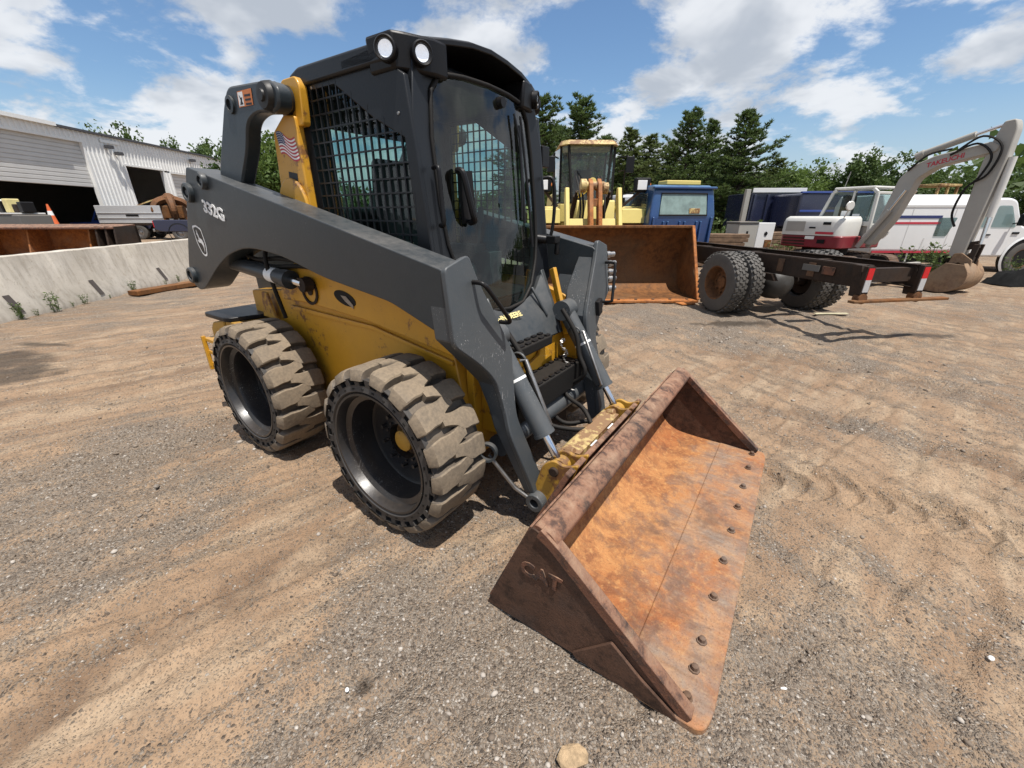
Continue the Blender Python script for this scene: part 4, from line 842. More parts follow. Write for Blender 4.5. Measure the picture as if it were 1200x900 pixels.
# ---- coupler ----------------------------------------------------------------
cp = MB(); lean = Vector((.23, 0, .55)).normalized()
cp.prism([(1.470, -.62, .06), (1.470, .62, .06), (1.632, .55, .44), (1.632, -.55, .44)], (-.03, 0, .012))
coup = cp.build('coupler', M['bucketlip'], SK, 0, .006)
for s in (-1, 1):
    for dy in (-.062, .062):
        q = MB(); q.xz(roundpoly([(1.36, .13, .03), (1.385, .24, .04), (1.43, .40, .06), (1.50, .452, .05), (1.56, .43, .04), (1.64, .47, .02), (1.61, .36, .02), (1.50, .08, .03)], .03), s*.412+dy-.011, s*.412+dy+.011); q.build('pivot_ear', M['yellowdirty'], coup, 30, .004)
    q = MB(); q.cyl((1.505, s*.412-.09, .385), (1.505, s*.412+.09, .385), .027, .027, 16); q.build('ear_pin', M['rustdark'], coup, 40, .004)
    q = MB(); q.box((1.50, s*.22, .375), (.05, .10, .05), Matrix.Rotation(-.4, 3, 'Y')); q.cyl((1.48, s*.30, .40), (1.53, s*.30, .42), .03, .026, 12); q.build('latch_lever', M['cream'], coup, 30, .006)
q = MB(); q.cyl((1.455, -.36, .355), (1.455, .36, .355), .045, .045, 14); q.bar((1.51, -.30, .40), (1.51, .30, .40), .10, .03); q.build('latch_tube', M['cream'], coup, 40)
for y_ in (-.15, .10): q = MB(); q.bx(1.575, 1.60, y_-.04, y_+.04, .418, .422); q.build('white_label', M['white'], coup, 0)
# ---- bucket -------------------------------------------------------------------
HB = 1.05
sec = bez([(2.16, .022), (1.95, .024), (1.80, .040), (1.70, .105), (1.665, .20), (1.69, .33), (1.735, .455), (1.762, .505)], 5)
inner = [(p.x, p.y) for p in (Vector((a, b, 0)) for a, b in [(q.x, q.y) for q in [Vector((p[0], p[1], 0)) for p in sec]])]
outer = [(1.725, .515), (1.66, .36), (1.60, .22), (1.51, .02), (1.49, .0), (2.16, .002)]
bk_ = MB(); poly = inner + outer
bk_.xz(poly, -HB+.012, HB-.012)
bucket = bk_.build('bucket', M['bucketin'], SK, 45)
lp = MB(); lp.xz(roundpoly([(1.708, .512), (1.732, .562), (1.80, .548), (1.836, .512), (1.826, .478), (1.80, .49), (1.765, .508)], .012, 3), -HB-.004, HB+.004)
lp.build('rim_flange', M['bucketlip'], bucket, 40, .004)
bp_ = MB(); bp_.add([(1.488, -HB+.02, -.002), (1.488, HB-.02, -.002), (1.702, HB-.02, .512), (1.702, -HB+.02, .512)], [(0,1,2,3)]); bp_.v = bp_.v + [p+Vector((-.008, 0, .003)) for p in bp_.v]; bp_.f += [(4,7,6,5), (0,4,5,1), (1,5,6,2), (2,6,7,3), (3,7,4,0)]; bp_.mi += [0]*5
bp_.build('back_plate', M['bucketlip'], bucket, 0)
for s in (-1, 1):
    q = MB(); q.xz(roundpoly([(1.488, -.012, .01), (1.70, .515, .01), (1.725, .545, .01), (1.80, .52, .01), (2.372, .045, .015), (2.355, .005, .01)], .01), s*(HB+.010), s*(HB-.012))
    sp = q.build('side_plate', M['bucketout'], bucket, 30, .004)
    q = MB(); A = [(1.765, .560), (1.842, .508), (2.385, .052), (2.368, .012), (2.30, .062), (1.80, .488), (1.745, .515)]
    q.xz(roundpoly(A, .008), s*(HB+.018), s*(HB-.030)); q.build('side_edge_bar', M['bucketlip'], sp, 30, .006)
    q = MB(); q.xz(roundpoly([(1.93, .02), (2.08, .20), (2.20, .105), (2.34, .02), (2.34, .0), (1.95, .0)], .01), s*(HB+.011), s*(HB+.024)); q.build('wear_plate', M['bucketout'], sp, 30, .003)
ce = MB(); ce.xy(roundpoly([(2.13, -HB-.022, .01), (2.425, -HB-.022, .06), (2.445, -HB+.06, .05), (2.440, HB-.06, .05), (2.425, HB+.022, .06), (2.13, HB+.022, .01)], .02, 6), -.012, .027)
cedge = ce.build('cutting_edge', M['bucketin'], bucket, 30, .007)
for y in (-.987, -.866, -.731, -.479, -.223, .036, .274, .514, .770, .985):
    q = MB(); q.lathe([(.021, -.002), (.021, .006), (.0145, .0065), (.013, .022), (.007, .026), (0, .026)], (2.352, y, .027), (0, 0, 1), 8, 0, False); q.build('bolt', M['bolt'], cedge, 40)
text_mesh('CAT', .095, 'raised_lettering', M['bucketlip'], bucket, frame_m(Vector((1.672, -HB-.010, .292)), Vector((1.0, 0, .02)), Vector((.04, 0, 1))), .005, .004, 0, 1.0)

# ================================================================ BACKGROUND THINGS
M['concrete'] = None
def concrete_mat():
    m, g = newmat('weathered_concrete'); co = g('TexCoord', out=3)
    n1 = g.noise(1.6, 6, .6, co); n2 = g.noise(12, 6, .65, co); n3 = g.noise(70, 4, .6, co)
    st = g.noise(9, 4, .6, g('Mapping', {0: co, 3: (1, 1, .12)}))
    c = g.mix(g.ramp(n1, [(.3, 0), (.7, 1)]), (.40, .36, .30), (.52, .48, .42))
    c = g.mix(g.m('MULTIPLY', g.ramp(st, [(.48, 0), (.72, 1)]), .55), c, (.20, .175, .14))
    c = g.mix(g.m('MULTIPLY', g.ramp(n2, [(.55, 0), (.7, 1)]), .4), c, (.24, .19, .13))
    c = g.mix(g.ramp(n3, [(.66, 0), (.70, 1)]), c, (.06, .05, .04))
    finish(g, g('BsdfPrincipled', {'Base Color': c, 'Roughness': .92, 'Normal': bump(g, g.m('ADD', n2, n3), .3, .01)})); return m
M['concrete'] = concrete_mat(); M['palestrip'] = plain('pale_strip', (.42, .38, .25), .8, 0, .2)
# ---- concrete barriers
bd = Vector((-.1445, .9895, 0)); bn = Vector((.9895, .1445, 0))      # along, towards the yard
B0 = Vector((-8.66, 6.43, 0))
def barrier(s0, s1, label):
    o = B0+bd*((s0+s1)/2); L = (s1-s0)/2
    r = empty('concrete_barrier', o, math.atan2(bd.y, bd.x), label=label, cat='barrier', group='concrete barriers along the yard')
    half = [(.305, -.05), (.305, .09), (.195, .36), (.095, .985), (.08, 1.0)]
    pts = [(y, z) for y, z in half] + [(-y, z) for y, z in half[::-1]]
    b = MB(); nseg = 26; rr = random.Random(int(s0*10)+99); RR = []
    for k in range(nseg+1):
        x = -L+2*L*k/nseg; RR.append([Vector((x, y+rr.uniform(-.004, .004), z+(rr.uniform(-.008, .004) if z > .9 else rr.uniform(-.01, .01)))) for y, z in pts])
    b.rings(RR); body = b.build('barrier_body', M['concrete'], r, 35, .012)
    for x in (-L*.62, -.12, L*.66):
        q = MB()                                            # slot running down the sloping foot
        a = Vector((x-.06, -.308, .10)); c = Vector((x+.06, -.308, .10)); d = Vector((x+.05, -.188, .395)); e = Vector((x-.07, -.188, .395))
        off = Vector((0, -.006, .002)); ins = Vector((0, .05, -.02)); P_ = [p+off for p in (a, c, d, e)]; I_ = [p+ins for p in (a, c, d, e)]
        q.add(P_+[p*.999+Vector((0, .012, 0)) for p in P_], [(0,1,2,3)]); q.build('drain_slot', M['slot'], r, 0, recalc=False)
    return r
M['slot'] = plain('dark_slot', (.06, .05, .045), .95)
barrier(-.75, 5.35, 'long pale concrete barrier between the yard and the white shed')
barrier(5.39, 11.5, 'second concrete barrier continuing behind the skid steer rear')

# ---- white metal shed
M['whitewall'] = painted('white_steel_cladding', (.78, .78, .76), .45, .12, dustcol=(.45, .41, .35), var=.10, sc=.35)
M['greydoor'] = painted('grey_roller_door', (.58, .57, .55), .5, .25, dustcol=(.30, .28, .25), sc=.3)
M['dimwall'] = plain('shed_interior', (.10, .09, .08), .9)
M['darktrim'] = plain('dark_roof_edge', (.06, .06, .065), .6)
WD = Vector((-.052, .9986, 0)).normalized(); W0 = Vector((-29.8, 27.8, 0))
SH = empty('metal_shed', W0, math.atan2(WD.y, WD.x), label='long white corrugated metal shed with roller doors behind the barrier', cat='shed')
WN = Vector((WD.y, -WD.x, 0))                                        # out of the wall, towards the yard
def wuv(px, py):
    r_ = ray(px, py); o = Vector((0, 0, CAM_H)); t = (W0-o).dot(WN)/r_.dot(WN); p = o+r_*t
    return (p-W0).dot(WD), p.z
def cladding(u0, u1, z0, z1, name='cladding', pitch=.34, dep=.06):
    b = MB(); n = max(1, int(round((u1-u0)/pitch))); pr = []
    for k in range(n):
        a = u0+(u1-u0)*k/n; w_ = (u1-u0)/n; pr += [(a, 0), (a+w_*.55, 0), (a+w_*.66, -dep), (a+w_*.89, -dep)]
    pr.append((u1, 0)); b.grid([[Vector((x, y, z0)) for x, y in pr], [Vector((x, y, z1)) for x, y in pr]]); b.grid([[Vector((u0, .05, z0)), Vector((u1, .05, z0))], [Vector((u0, .05, z1)), Vector((u1, .05, z1))]])
    return b.build(name, M['whitewall'], SH, 0, recalc=False)
EA = 7.0
d1r = wuv(97, 170)[0]; d1l = d1r-7.6; d1t = wuv(97, 167)[1]; d1b = wuv(106, 219)[1]
d2l = wuv(146, 195)[0]; d2r = wuv(191, 200)[0]; d2t = wuv(147, 194)[1]; d3l = wuv(199, 203)[0]; d3r = d3l+4.5; d3t = wuv(200, 203)[1]
UE = d3r+6
cladding(d1l-4, d1l, 0, d1t); cladding(d1r, d2l, 0, d2t); cladding(d2r, d3l, 0, min(d2t, d3t)); cladding(d3r, UE, 0, d3t)
cladding(d1l-4, d1r, d1t, EA); cladding(d1r, d2l, d2t, EA); cladding(d2l, d2r, d2t, EA); cladding(d2r, UE, max(d2t, d3t), EA)
def roller(u0, u1, zb, zt, name='roller_door'):
    b = MB(); n = int((zt-zb)/.28)+1; b0 = []
    pr = []
    for k in range(n):
        z = zb+(zt-zb)*k/n; h = (zt-zb)/n; pr += [(z, .22), (z+h*.12, .18), (z+h*.85, .18)]
    pr.append((zt, .22)); b.grid([[Vector((u0, y, z)) for z, y in pr], [Vector((u1, y, z)) for z, y in pr]]); return b.build(name, M['greydoor'], SH, 0, recalc=False)
roller(d1l, d1r, d1b, d1t); roller(d3l, d3r, 0, d3t)
q = MB()
for u, zt in ((d1l, d1t), (d1r, d1t), (d2l, d2t), (d2r, d2t), (d3l, d3t)):
    c = MB(); c.bx(u-.07, u+.07, -.04, .25, 0, zt); c.build('door_jamb', M['whitewall'], SH, 0)
for u0, u1, zt in ((d1l, d1r, d1t), (d2l, d2r, d2t), (d3l, d3r, d3t)):
    c = MB(); c.bx(u0, u1, -.045, .25, zt-.02, zt+.12); c.build('door_head', M['whitewall'], SH, 0)
c = MB(); c.bx(d1l-4, wuv(60, 145)[0], -.28, -.02, EA-.02, EA+.20); c.build('gutter', M['white'], SH, 0)
c = MB(); c.bx(wuv(60, 145)[0], UE, -.22, -.02, EA-.02, EA+.12); c.build('roof_edge', M['darktrim'], SH, 0)
c = MB(); c.bx(wuv(114, 160)[0], wuv(137, 165)[0], -.10, -.04, EA-.45, EA-.25); c.build('white_fascia', M['white'], SH, 0)
c = MB(); c.add([(d1l-4, -.1, EA+.1), (UE, -.1, EA+.1), (UE, 14, EA+2.2), (d1l-4, 14, EA+2.2)], [(0,1,2,3)]); c.build('roof', M['greydoor'], SH, 0, recalc=False)
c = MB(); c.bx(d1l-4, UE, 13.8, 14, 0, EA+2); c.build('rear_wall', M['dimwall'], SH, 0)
for u0, u1 in ((d1l-4.1, d1l-4), (UE, UE+.1)):
    c = MB(); c.prism([(u0, .06, 0), (u0, 14, 0), (u0, 14, EA+2.0), (u0, .06, EA+.05)], (u1-u0, 0, 0)); c.build('end_wall', M['whitewall'], SH, 0)
for px, py in ((122, 172), (134, 180), (221, 188)):
    u, z = wuv(px, py); c = MB(); c.box((u, -.35, z), (.45, .35, .22)); c.bar((u, -.02, z+.05), (u, -.25, z+.05), .06, .06); c.build('wall_lamp', M['darktrim'], SH, 0, .02)
u, z = wuv(71, 250)
# ---- things in front of the shed
def strut_box(root, name, mat, x0, x1, y0, y1, z0, z1, bev=.02):
    b = MB(); b.bx(x0, x1, y0, y1, z0, z1); return b.build(name, mat, root, 0, bev)
p = at(58, 285, 13.5); TR = empty('rusty_steel_trough', (at(52, 280, 14).x, 14, 0), .06, label='long rusty open steel trough lying just behind the concrete barrier', cat='trough')
q = MB(); q.bx(-3.6, 2.35, .75, .80, .2, 1.25); q.build('back_plate', M['rustorange'], TR, 0)
q = MB(); q.prism([(-3.6, -.15, 1.22), (2.35, -.15, 1.22), (2.35, .80, 1.30), (-3.6, .80, 1.30)], (0, 0, .06)); q.build('top_flange', M['bucketlip'], TR, 0, .01)
q = MB(); q.bx(-3.6, 2.35, -.2, .8, .10, .20); q.build('floor_plate', M['rustorange'], TR, 0)
q = MB(); q.bx(-3.6, 2.35, -.25, -.20, .10, .42); q.build('front_flange', M['rustorange'], TR, 0, .01)
for x in (-2.2, -.55, 1.35): q = MB(); q.prism([(x, -.15, .2), (x, .75, .2), (x, .75, 1.22), (x, .1, 1.22)], (.05, 0, 0)); q.build('rib', M['rustorange'], TR, 0)
for x in (1.75, 2.05, 2.32): q = MB(); q.prism([(x, -.3, .1), (x, .8, .1), (x, .8, 1.30), (x, -.1, 1.30)], (.06, 0, 0)); q.build('end_rib', M['rustdark'], TR, 0)
q = MB(); q.bx(1.70, 2.38, .70, .80, .1, 1.28); q.build('end_plate', M['rustdark'], TR, 0)
M['grime'] = painted('grimy_grey_paint', (.11, .11, .105), .6, .4, sc=.6)
p = at(22, 262, 17.5); GB = empty('grey_generator', (p.x, 17.5, 0), -.3, label='grimy grey machine box with clutter on top near the shed door', cat='generator')
strut_box(GB, 'housing', M['grime'], -1.25, 1.25, -.5, .5, .65, 1.65, .04); strut_box(GB, 'skid_base', M['rustdark'], -1.3, 1.3, -.55, .55, .2, .62)
strut_box(GB, 'canopy_lip', M['greydoor'], -1.3, .9, -.52, .52, 1.66, 1.72)
for x, h, mt in ((-1.0, .5, 'white'), (-.35, .42, 'black'), (.1, .5, 'gold'), (.6, .3, 'rustdark'), (.95, .38, 'black')): strut_box(GB, 'top_fitting', M[mt], x-.14, x+.14, -.2, .2, 1.73, 1.73+h, .03)
q = MB(); q.add([(.25, -.503, 1.15), (.50, -.503, 1.17), (.65, -.503, 1.12), (.45, -.503, 1.09)], [(0,1,2,3)]); q.build('white_logo', M['white'], GB, 0)
M['cone'] = plain('orange_cone_plastic', (.62, .12, .03), .5, 0, .15)
p = at(67, 266, 19); CK = empty('concrete_block', (p.x, 19, 0), .1, label='concrete block under the orange traffic cone behind the rusty trough', cat='block')
q = MB(); q.bx(-.6, .6, -.4, .4, 0, 1.14); q.build('block_body', M['concrete'], CK, 0, .02); q = MB(); q.bar((-.15, 0, 1.142), (.15, 0, 1.142), .03, .03); q.build('lifting_loop', M['rustdark'], CK, 0)
CN = empty('traffic_cone', (p.x-.05, 19, 1.145), 0, label='orange traffic cone standing in front of the open shed door', cat='traffic cone')
q = MB(); q.bx(-.24, .24, -.24, .24, .0, .06); q.build('base', M['black'], CN, 0, .01)
q = MB(); q.lathe([(.17, .06), (.15, .12), (.035, .90), (.03, .93), (0, .93)], (0, 0, 0), (0, 0, 1), 20, 0, False); q.build('cone_body', M['cone'], CN, 50)
q = MB(); q.lathe([(.098, .48), (.075, .66)], (0, 0, 0), (0, 0, 1), 20, 0, False); q.build('reflective_band', M['white'], CN, 50)
# ---- generic wheel for the road vehicles
def road_wheel(parent, loc, r, wdt, rimmat, axis=(0, 1, 0), tread=True, mat='oldtyre', name='wheel', side=1, dish=.06):
    a = Vector(axis).normalized(); q = a.to_track_quat('Z', 'Y')
    b = MB(); hw = wdt/2
    b.lathe([(r*.52, hw*.55), (r*.56, hw*.92), (r*.78, hw), (r*.94, hw*.86), (r*.99, hw*.6), (r, 0), (r*.99, -hw*.6), (r*.94, -hw*.86), (r*.78, -hw), (r*.56, -hw*.92), (r*.52, -hw*.55)], loc, a, 40, 0, False)
    if tread:
        n = 34
        for k in range(n):
            for row in range(4):
                an = 2*math.pi*(k+.5*(row % 2))/n; y0 = -hw*.78+row*hw*.40; 
                c = Vector(loc)+q @ Vector((r*1.004*math.cos(an), r*1.004*math.sin(an), y0+hw*.18))
                rot = q.to_matrix() @ Matrix.Rotation(an, 3, 'Z') @ Matrix.Rotation(.35*(1 if row % 2 else -1), 3, 'X')
                b.box(c, (.024, 2*math.pi*r/n*.62, hw*.34), rot)
    rim = MB(); s = side
    rim.lathe([(r*.565, s*hw*.93), (r*.53, s*hw*.90), (r*.50, s*hw*.55), (r*.47, s*(hw*.55-dish)), (r*.22, s*(hw*.7-dish)), (r*.20, s*(hw*.95-dish)), (r*.16, s*(hw*1.0-dish)), (0, s*(hw*1.0-dish))], loc, a, 32, 0, False)
    for k in range(8):
        an = 2*math.pi*k/8; p0 = Vector(loc)+q @ Vector((r*.33*math.cos(an), r*.33*math.sin(an), s*(hw*.62-dish))); rim.cyl(p0, p0+a*s*.035, .018, .016, 6)
    w_ = rim.build(name, rimmat, parent, 40); b.build('tyre', M[mat], w_, 40); return w_
# ---- pickups near the shed
M['navy'] = painted('navy_car_paint', (.012, .018, .05), .25, .15, coat=.6); M['royal'] = painted('blue_car_paint', (.02, .06, .28), .3, .15, coat=.5)
M['silver'] = painted('silver_paint', (.55, .56, .57), .35, .15, metal=.3); M['tail'] = plain('red_lamp', (.5, .01, .015), .2, 0, .1)
M['whitecar'] = painted('white_car_paint', (.70, .70, .69), .3, .08, coat=.5, var=.05)
def pickup(name, loc, rz, paint, label, bedside=None, sc=1.0):
    r = empty(name, loc, rz, label=label, cat='pickup truck'); r.scale = (sc, sc, sc)
    b = MB(); b.xz(roundpoly([(-2.9, .62), (-2.9, 1.12), (-.62, 1.12), (-.60, 1.10), (.9, 1.10), (2.6, 1.06), (2.75, .95), (2.75, .52), (2.3, .46), (-2.6, .50)], .06), -.95, .95); body = b.build('body', paint, r, 35, .04)
    c = MB(); A = roundpoly([(-.62, 1.11), (-.50, 1.84), (-.38, 1.90), (.30, 1.88), (.95, 1.11)], .06); c.xz(A, -.84, .84)
    cb = c.build('cab', paint, r, 35, .05)
    for s in (-1, 1):
        g_ = MB(); g_.xz(roundpoly([(-.46, 1.20), (-.38, 1.76), (.20, 1.76), (.66, 1.20)], .05), s*.842, s*.848); g_.build('side_window', M['glass2'], cb, 0)
    g_ = MB(); g_.prism([(-.598, -.68, 1.22), (-.598, .68, 1.22), (-.525, .66, 1.72), (-.525, -.66, 1.72)], (-.008, 0, 0)); g_.build('rear_window', M['glass2'], cb, 0)
    for x in (-1.75, 1.75):
        for s in (-1, 1):
            road_wheel(r, (x, s*.80, .40), .40, .27, M['steel'], (0, 1, 0), False, side=s)
            a_ = MB(); a_.lathe([(.50, -.01), (.54, .0), (.50, .01)], (x, s*.955, .42), (0, 1, 0), 28, 0, False, True); a_.build('wheel_arch', M['black'], r, 40)
    for s in (-1, 1): t = MB(); t.bx(-2.925, -2.86, s*.86-.085, s*.86+.085, .72, 1.08); t.build('tail_light', M['tail'], r, 0, .02)
    t = MB(); t.bx(-3.02, -2.91, -.93, .93, .50, .66); t.build('rear_bumper', M['steel'], r, 0, .03)
    t = MB(); t.bx(-2.82, -.70, -.85, .85, 1.121, 1.128); t.build('bed_liner', M['black'], r, 0)
    if bedside:
        for s in (-1, 1):
            t = MB(); t.bx(-2.85, -.75, s*.90-.03, s*.90+.03, 1.13, 1.13+bedside); t.build('bed_side_board', M['silver'], r, 0, .015)
            for k in range(4): t2 = MB(); t2.bx(-2.8+k*.66, -2.74+k*.66, s*.935-.012, s*.935+.012, 1.13, 1.13+bedside); t2.build('stake_post', M['silver'], r, 0)
    return r
p = at(189, 262, 30); pickup('pickup_truck', (p.x+3.1, 31.2, 0), R(18), M['navy'], 'dark navy pickup with red tail light parked before the white shed', None, 1.18)
p = at(170, 258, 32); TB = empty('dump_trailer', (p.x, 32, 0), R(8), label='silver sided flat trailer loaded with a rusty grapple near the shed', cat='trailer')
strut_box(TB, 'deck', M['rustdark'], -2.2, 2.6, -1.1, 1.1, .95, 1.1)
for s in (-1, 1): strut_box(TB, 'side_board', M['silver'], -2.2, 1.9, s*1.1-.03, s*1.1+.03, 1.1, 2.25, .02); 
for z in (1.42, 1.75): strut_box(TB, 'board_rail', M['silver'], -2.2, 1.9, -1.17, -1.135, z, z+.05, .01)
strut_box(TB, 'latch_plate', M['black'], -.4, .4, -1.16, -1.14, 1.55, 1.68, .01)
strut_box(TB, 'end_board', M['silver'], -2.26, -2.205, -1.1, 1.1, 1.1, 2.25, .02)
for x in (-1.0, .1):
    for s in (-1, 1): road_wheel(TB, (x, s*.95, .5), .5, .3, M['steel'], (0, 1, 0), False, side=s)
GP = empty('rusty_grapple', (at(196, 234, 32).x, 32.2, 1.1), .4, label='rusty brown grapple resting on the trailer before the shed opening', cat='grapple'); GP.scale = (.85, .85, .80)
for k in range(5):
    a = k*1.2566; q = MB(); pts = [Vector((.3*math.cos(a), .3*math.sin(a), 2.0)), Vector((1.0*math.cos(a), 1.0*math.sin(a), 1.7)), Vector((1.35*math.cos(a), 1.35*math.sin(a), 1.0)), Vector((1.0*math.cos(a), 1.0*math.sin(a), .35)), Vector((.5*math.cos(a), .5*math.sin(a), .1))]
    q.tube(bez(pts, 4), [.34-.014*i for i in range(17)], 6); q.build('tine', M['hubrust'], GP, 0, .02)
q = MB(); q.lathe([(.25, 1.6), (.5, 1.75), (.5, 2.15), (.3, 2.4), (.12, 2.5)], (0, 0, 0), (0, 0, 1), 12); q.build('grapple_head', M['hubrust'], GP, 0, .02); q = MB(); q.box((.1, .1, .9), (1.5, 1.3, 1.1)); q.build('grapple_frame', M['rustbrown'], GP, 0, .08)
q = MB(); q.bar((-.2, 0, 2.3), (-2.8, -.3, 1.2), .10, .10); q.build('hoist_bar', M['cream'], GP, 0)
p = at(128, 262, 33); pickup('flatbed_pickup', (p.x, 33.5, 0), R(172), M['royal'], 'bright blue pickup with pale rear parked at the left end of the trailer', .5, 1.05)

# ---- wheel loader ---------------------------------------------------------
M['paleyellow'] = painted('faded_yellow_paint', (.66, .53, .16), .5, .22, wear=.3, wearcol=(.18, .11, .06), sc=.8)
LX, LY = 2.05, 12.3
LD = empty('wheel_loader', (LX, LY, 0), -math.pi/2+.03, label='faded yellow wheel loader facing the camera with a wide rusty bucket', cat='wheel loader')
# local: x towards the camera, y to the right in the picture
HW = 1.57
b = MB(); inn_ = [(p.x, p.y) for p in (Vector((q.x, q.y, 0)) for q in bez([(4.10, .05), (3.6, .06), (3.20, .12), (2.98, .38), (2.95, .75), (3.10, 1.15), (3.36, 1.42)], 5))]
out_ = [(3.30, 1.45), (3.02, 1.18), (2.86, .76), (2.90, .32), (3.15, .04), (3.6, .0), (4.10, .01)]
b.xz(inn_+out_, -HW, HW); bkt = b.build('loader_bucket', M['rustbrown'], LD, 45)
q = MB(); q.bx(3.95, 4.16, -HW-.03, HW+.03, .005, .055); q.build('cutting_edge', M['rustorange'], bkt, 0, .01)
q = MB(); q.bx(3.25, 3.40, -HW-.02, HW+.02, 1.39, 1.45); q.build('rim_bar', M['rustbrown'], bkt, 0, .015)
for s in (-1, 1):
    q = MB(); q.xz(roundpoly([(4.13, .01), (4.13, .10), (3.75, .55), (3.42, 1.45), (3.22, 1.45), (2.88, .95), (2.88, .30), (3.15, .02)], .05), s*HW, s*(HW+.035)); q.build('bucket_side', M['rustbrown'], bkt, 35, .006)
    q = MB(); q.bar((4.14, s*(HW+.018), .06), (3.40, s*(HW+.018), 1.44), .06, .05); q.build('side_edge', M['rustorange'], bkt, 0, .008)
for k in range(9):
    q = MB(); q.lathe([(.03, 0), (.03, .02), (.018, .022), (0, .022)], (4.05, -1.4+k*.35, .055), (0, 0, 1), 8, 0, False); q.build('bolt', M['bolt'], bkt, 40)
q = MB(); q.xy([(4.2, 1.1), (4.42, 1.15), (4.35, 1.45), (4.15, 1.40)], .012, .03); q.build('loose_plate', M['rustorange'], bkt, 0)
# lift arms with cross plate
for s in (-1, 1):
    yo = -.26+s*.60
    q = MB(); q.prism([(2.0, yo-.045, 2.22), (2.12, yo-.045, 2.22), (2.55, yo-.045, 1.20), (2.45, yo-.045, 1.05), (2.15, yo-.045, 1.45), (1.95, yo-.045, 2.0)], (0, .09, 0)); q.build('lift_arm', M['paleyellow'], LD, 0, .015)
    q = MB(); q.cyl((1.0, yo-s*.22, 1.15), (2.0, yo-s*.22, 2.05), .06, .06, 12); q.cyl((2.0, yo-s*.22, 2.05), (2.1, yo-s*.22, 2.14), .03, .03, 10); q.build('lift_cylinder', M['rustdark'], LD, 40)
    for k in range(2): q = MB(); q.tube(bez([(1.4, yo-s*(.30+.07*k), 2.5), (1.9, yo-s*(.3+.07*k), 2.2), (2.15, yo-s*(.32+.07*k), 1.75), (2.1, yo-s*(.3+.07*k), 1.35)], 5), .022, 6); q.build('hose', M['blackmat'], LD, 50)
q = MB(); q.prism([(2.30, -.84, 1.28), (2.30, .36, 1.28), (2.18, .36, 1.55), (2.18, -.84, 1.55)], (.06, 0, .02)); q.build('cross_plate', M['paleyellow'], LD, 0, .012)
q = MB(); q.prism([(2.0, -.40, 2.30), (2.55, -.40, 1.05), (2.75, -.40, 1.05), (2.3, -.40, 2.30), (2.15, -.40, 2.40)], (0, .09, 0)); q.prism([(2.0, -.20, 2.30), (2.55, -.20, 1.05), (2.75, -.20, 1.05), (2.3, -.20, 2.30), (2.15, -.20, 2.40)], (0, .09, 0)); q.box((2.33, -.255, 1.9), (.12, .30, .16)); q.build('bellcrank', M['rustorange'], LD, 0, .012)
q = MB(); q.lathe([(.09, -.22), (.09, .22)], (2.15, -.26, 2.25), (0, 1, 0), 16); q.lathe([(.14, -.06), (.14, .06)], (2.2, -.52, 2.25), (0, 1, 0), 16); q.lathe([(.12, -.06), (.12, .06)], (2.2, -.02, 2.2), (0, 1, 0), 16); q.build('crank_pins', M['cream'], LD, 40)
q = MB(); q.cyl((.2, -.26, 2.15), (1.95, -.26, 2.35), .09, .09, 14); q.build('tilt_cylinder', M['paleyellow'], LD, 40)
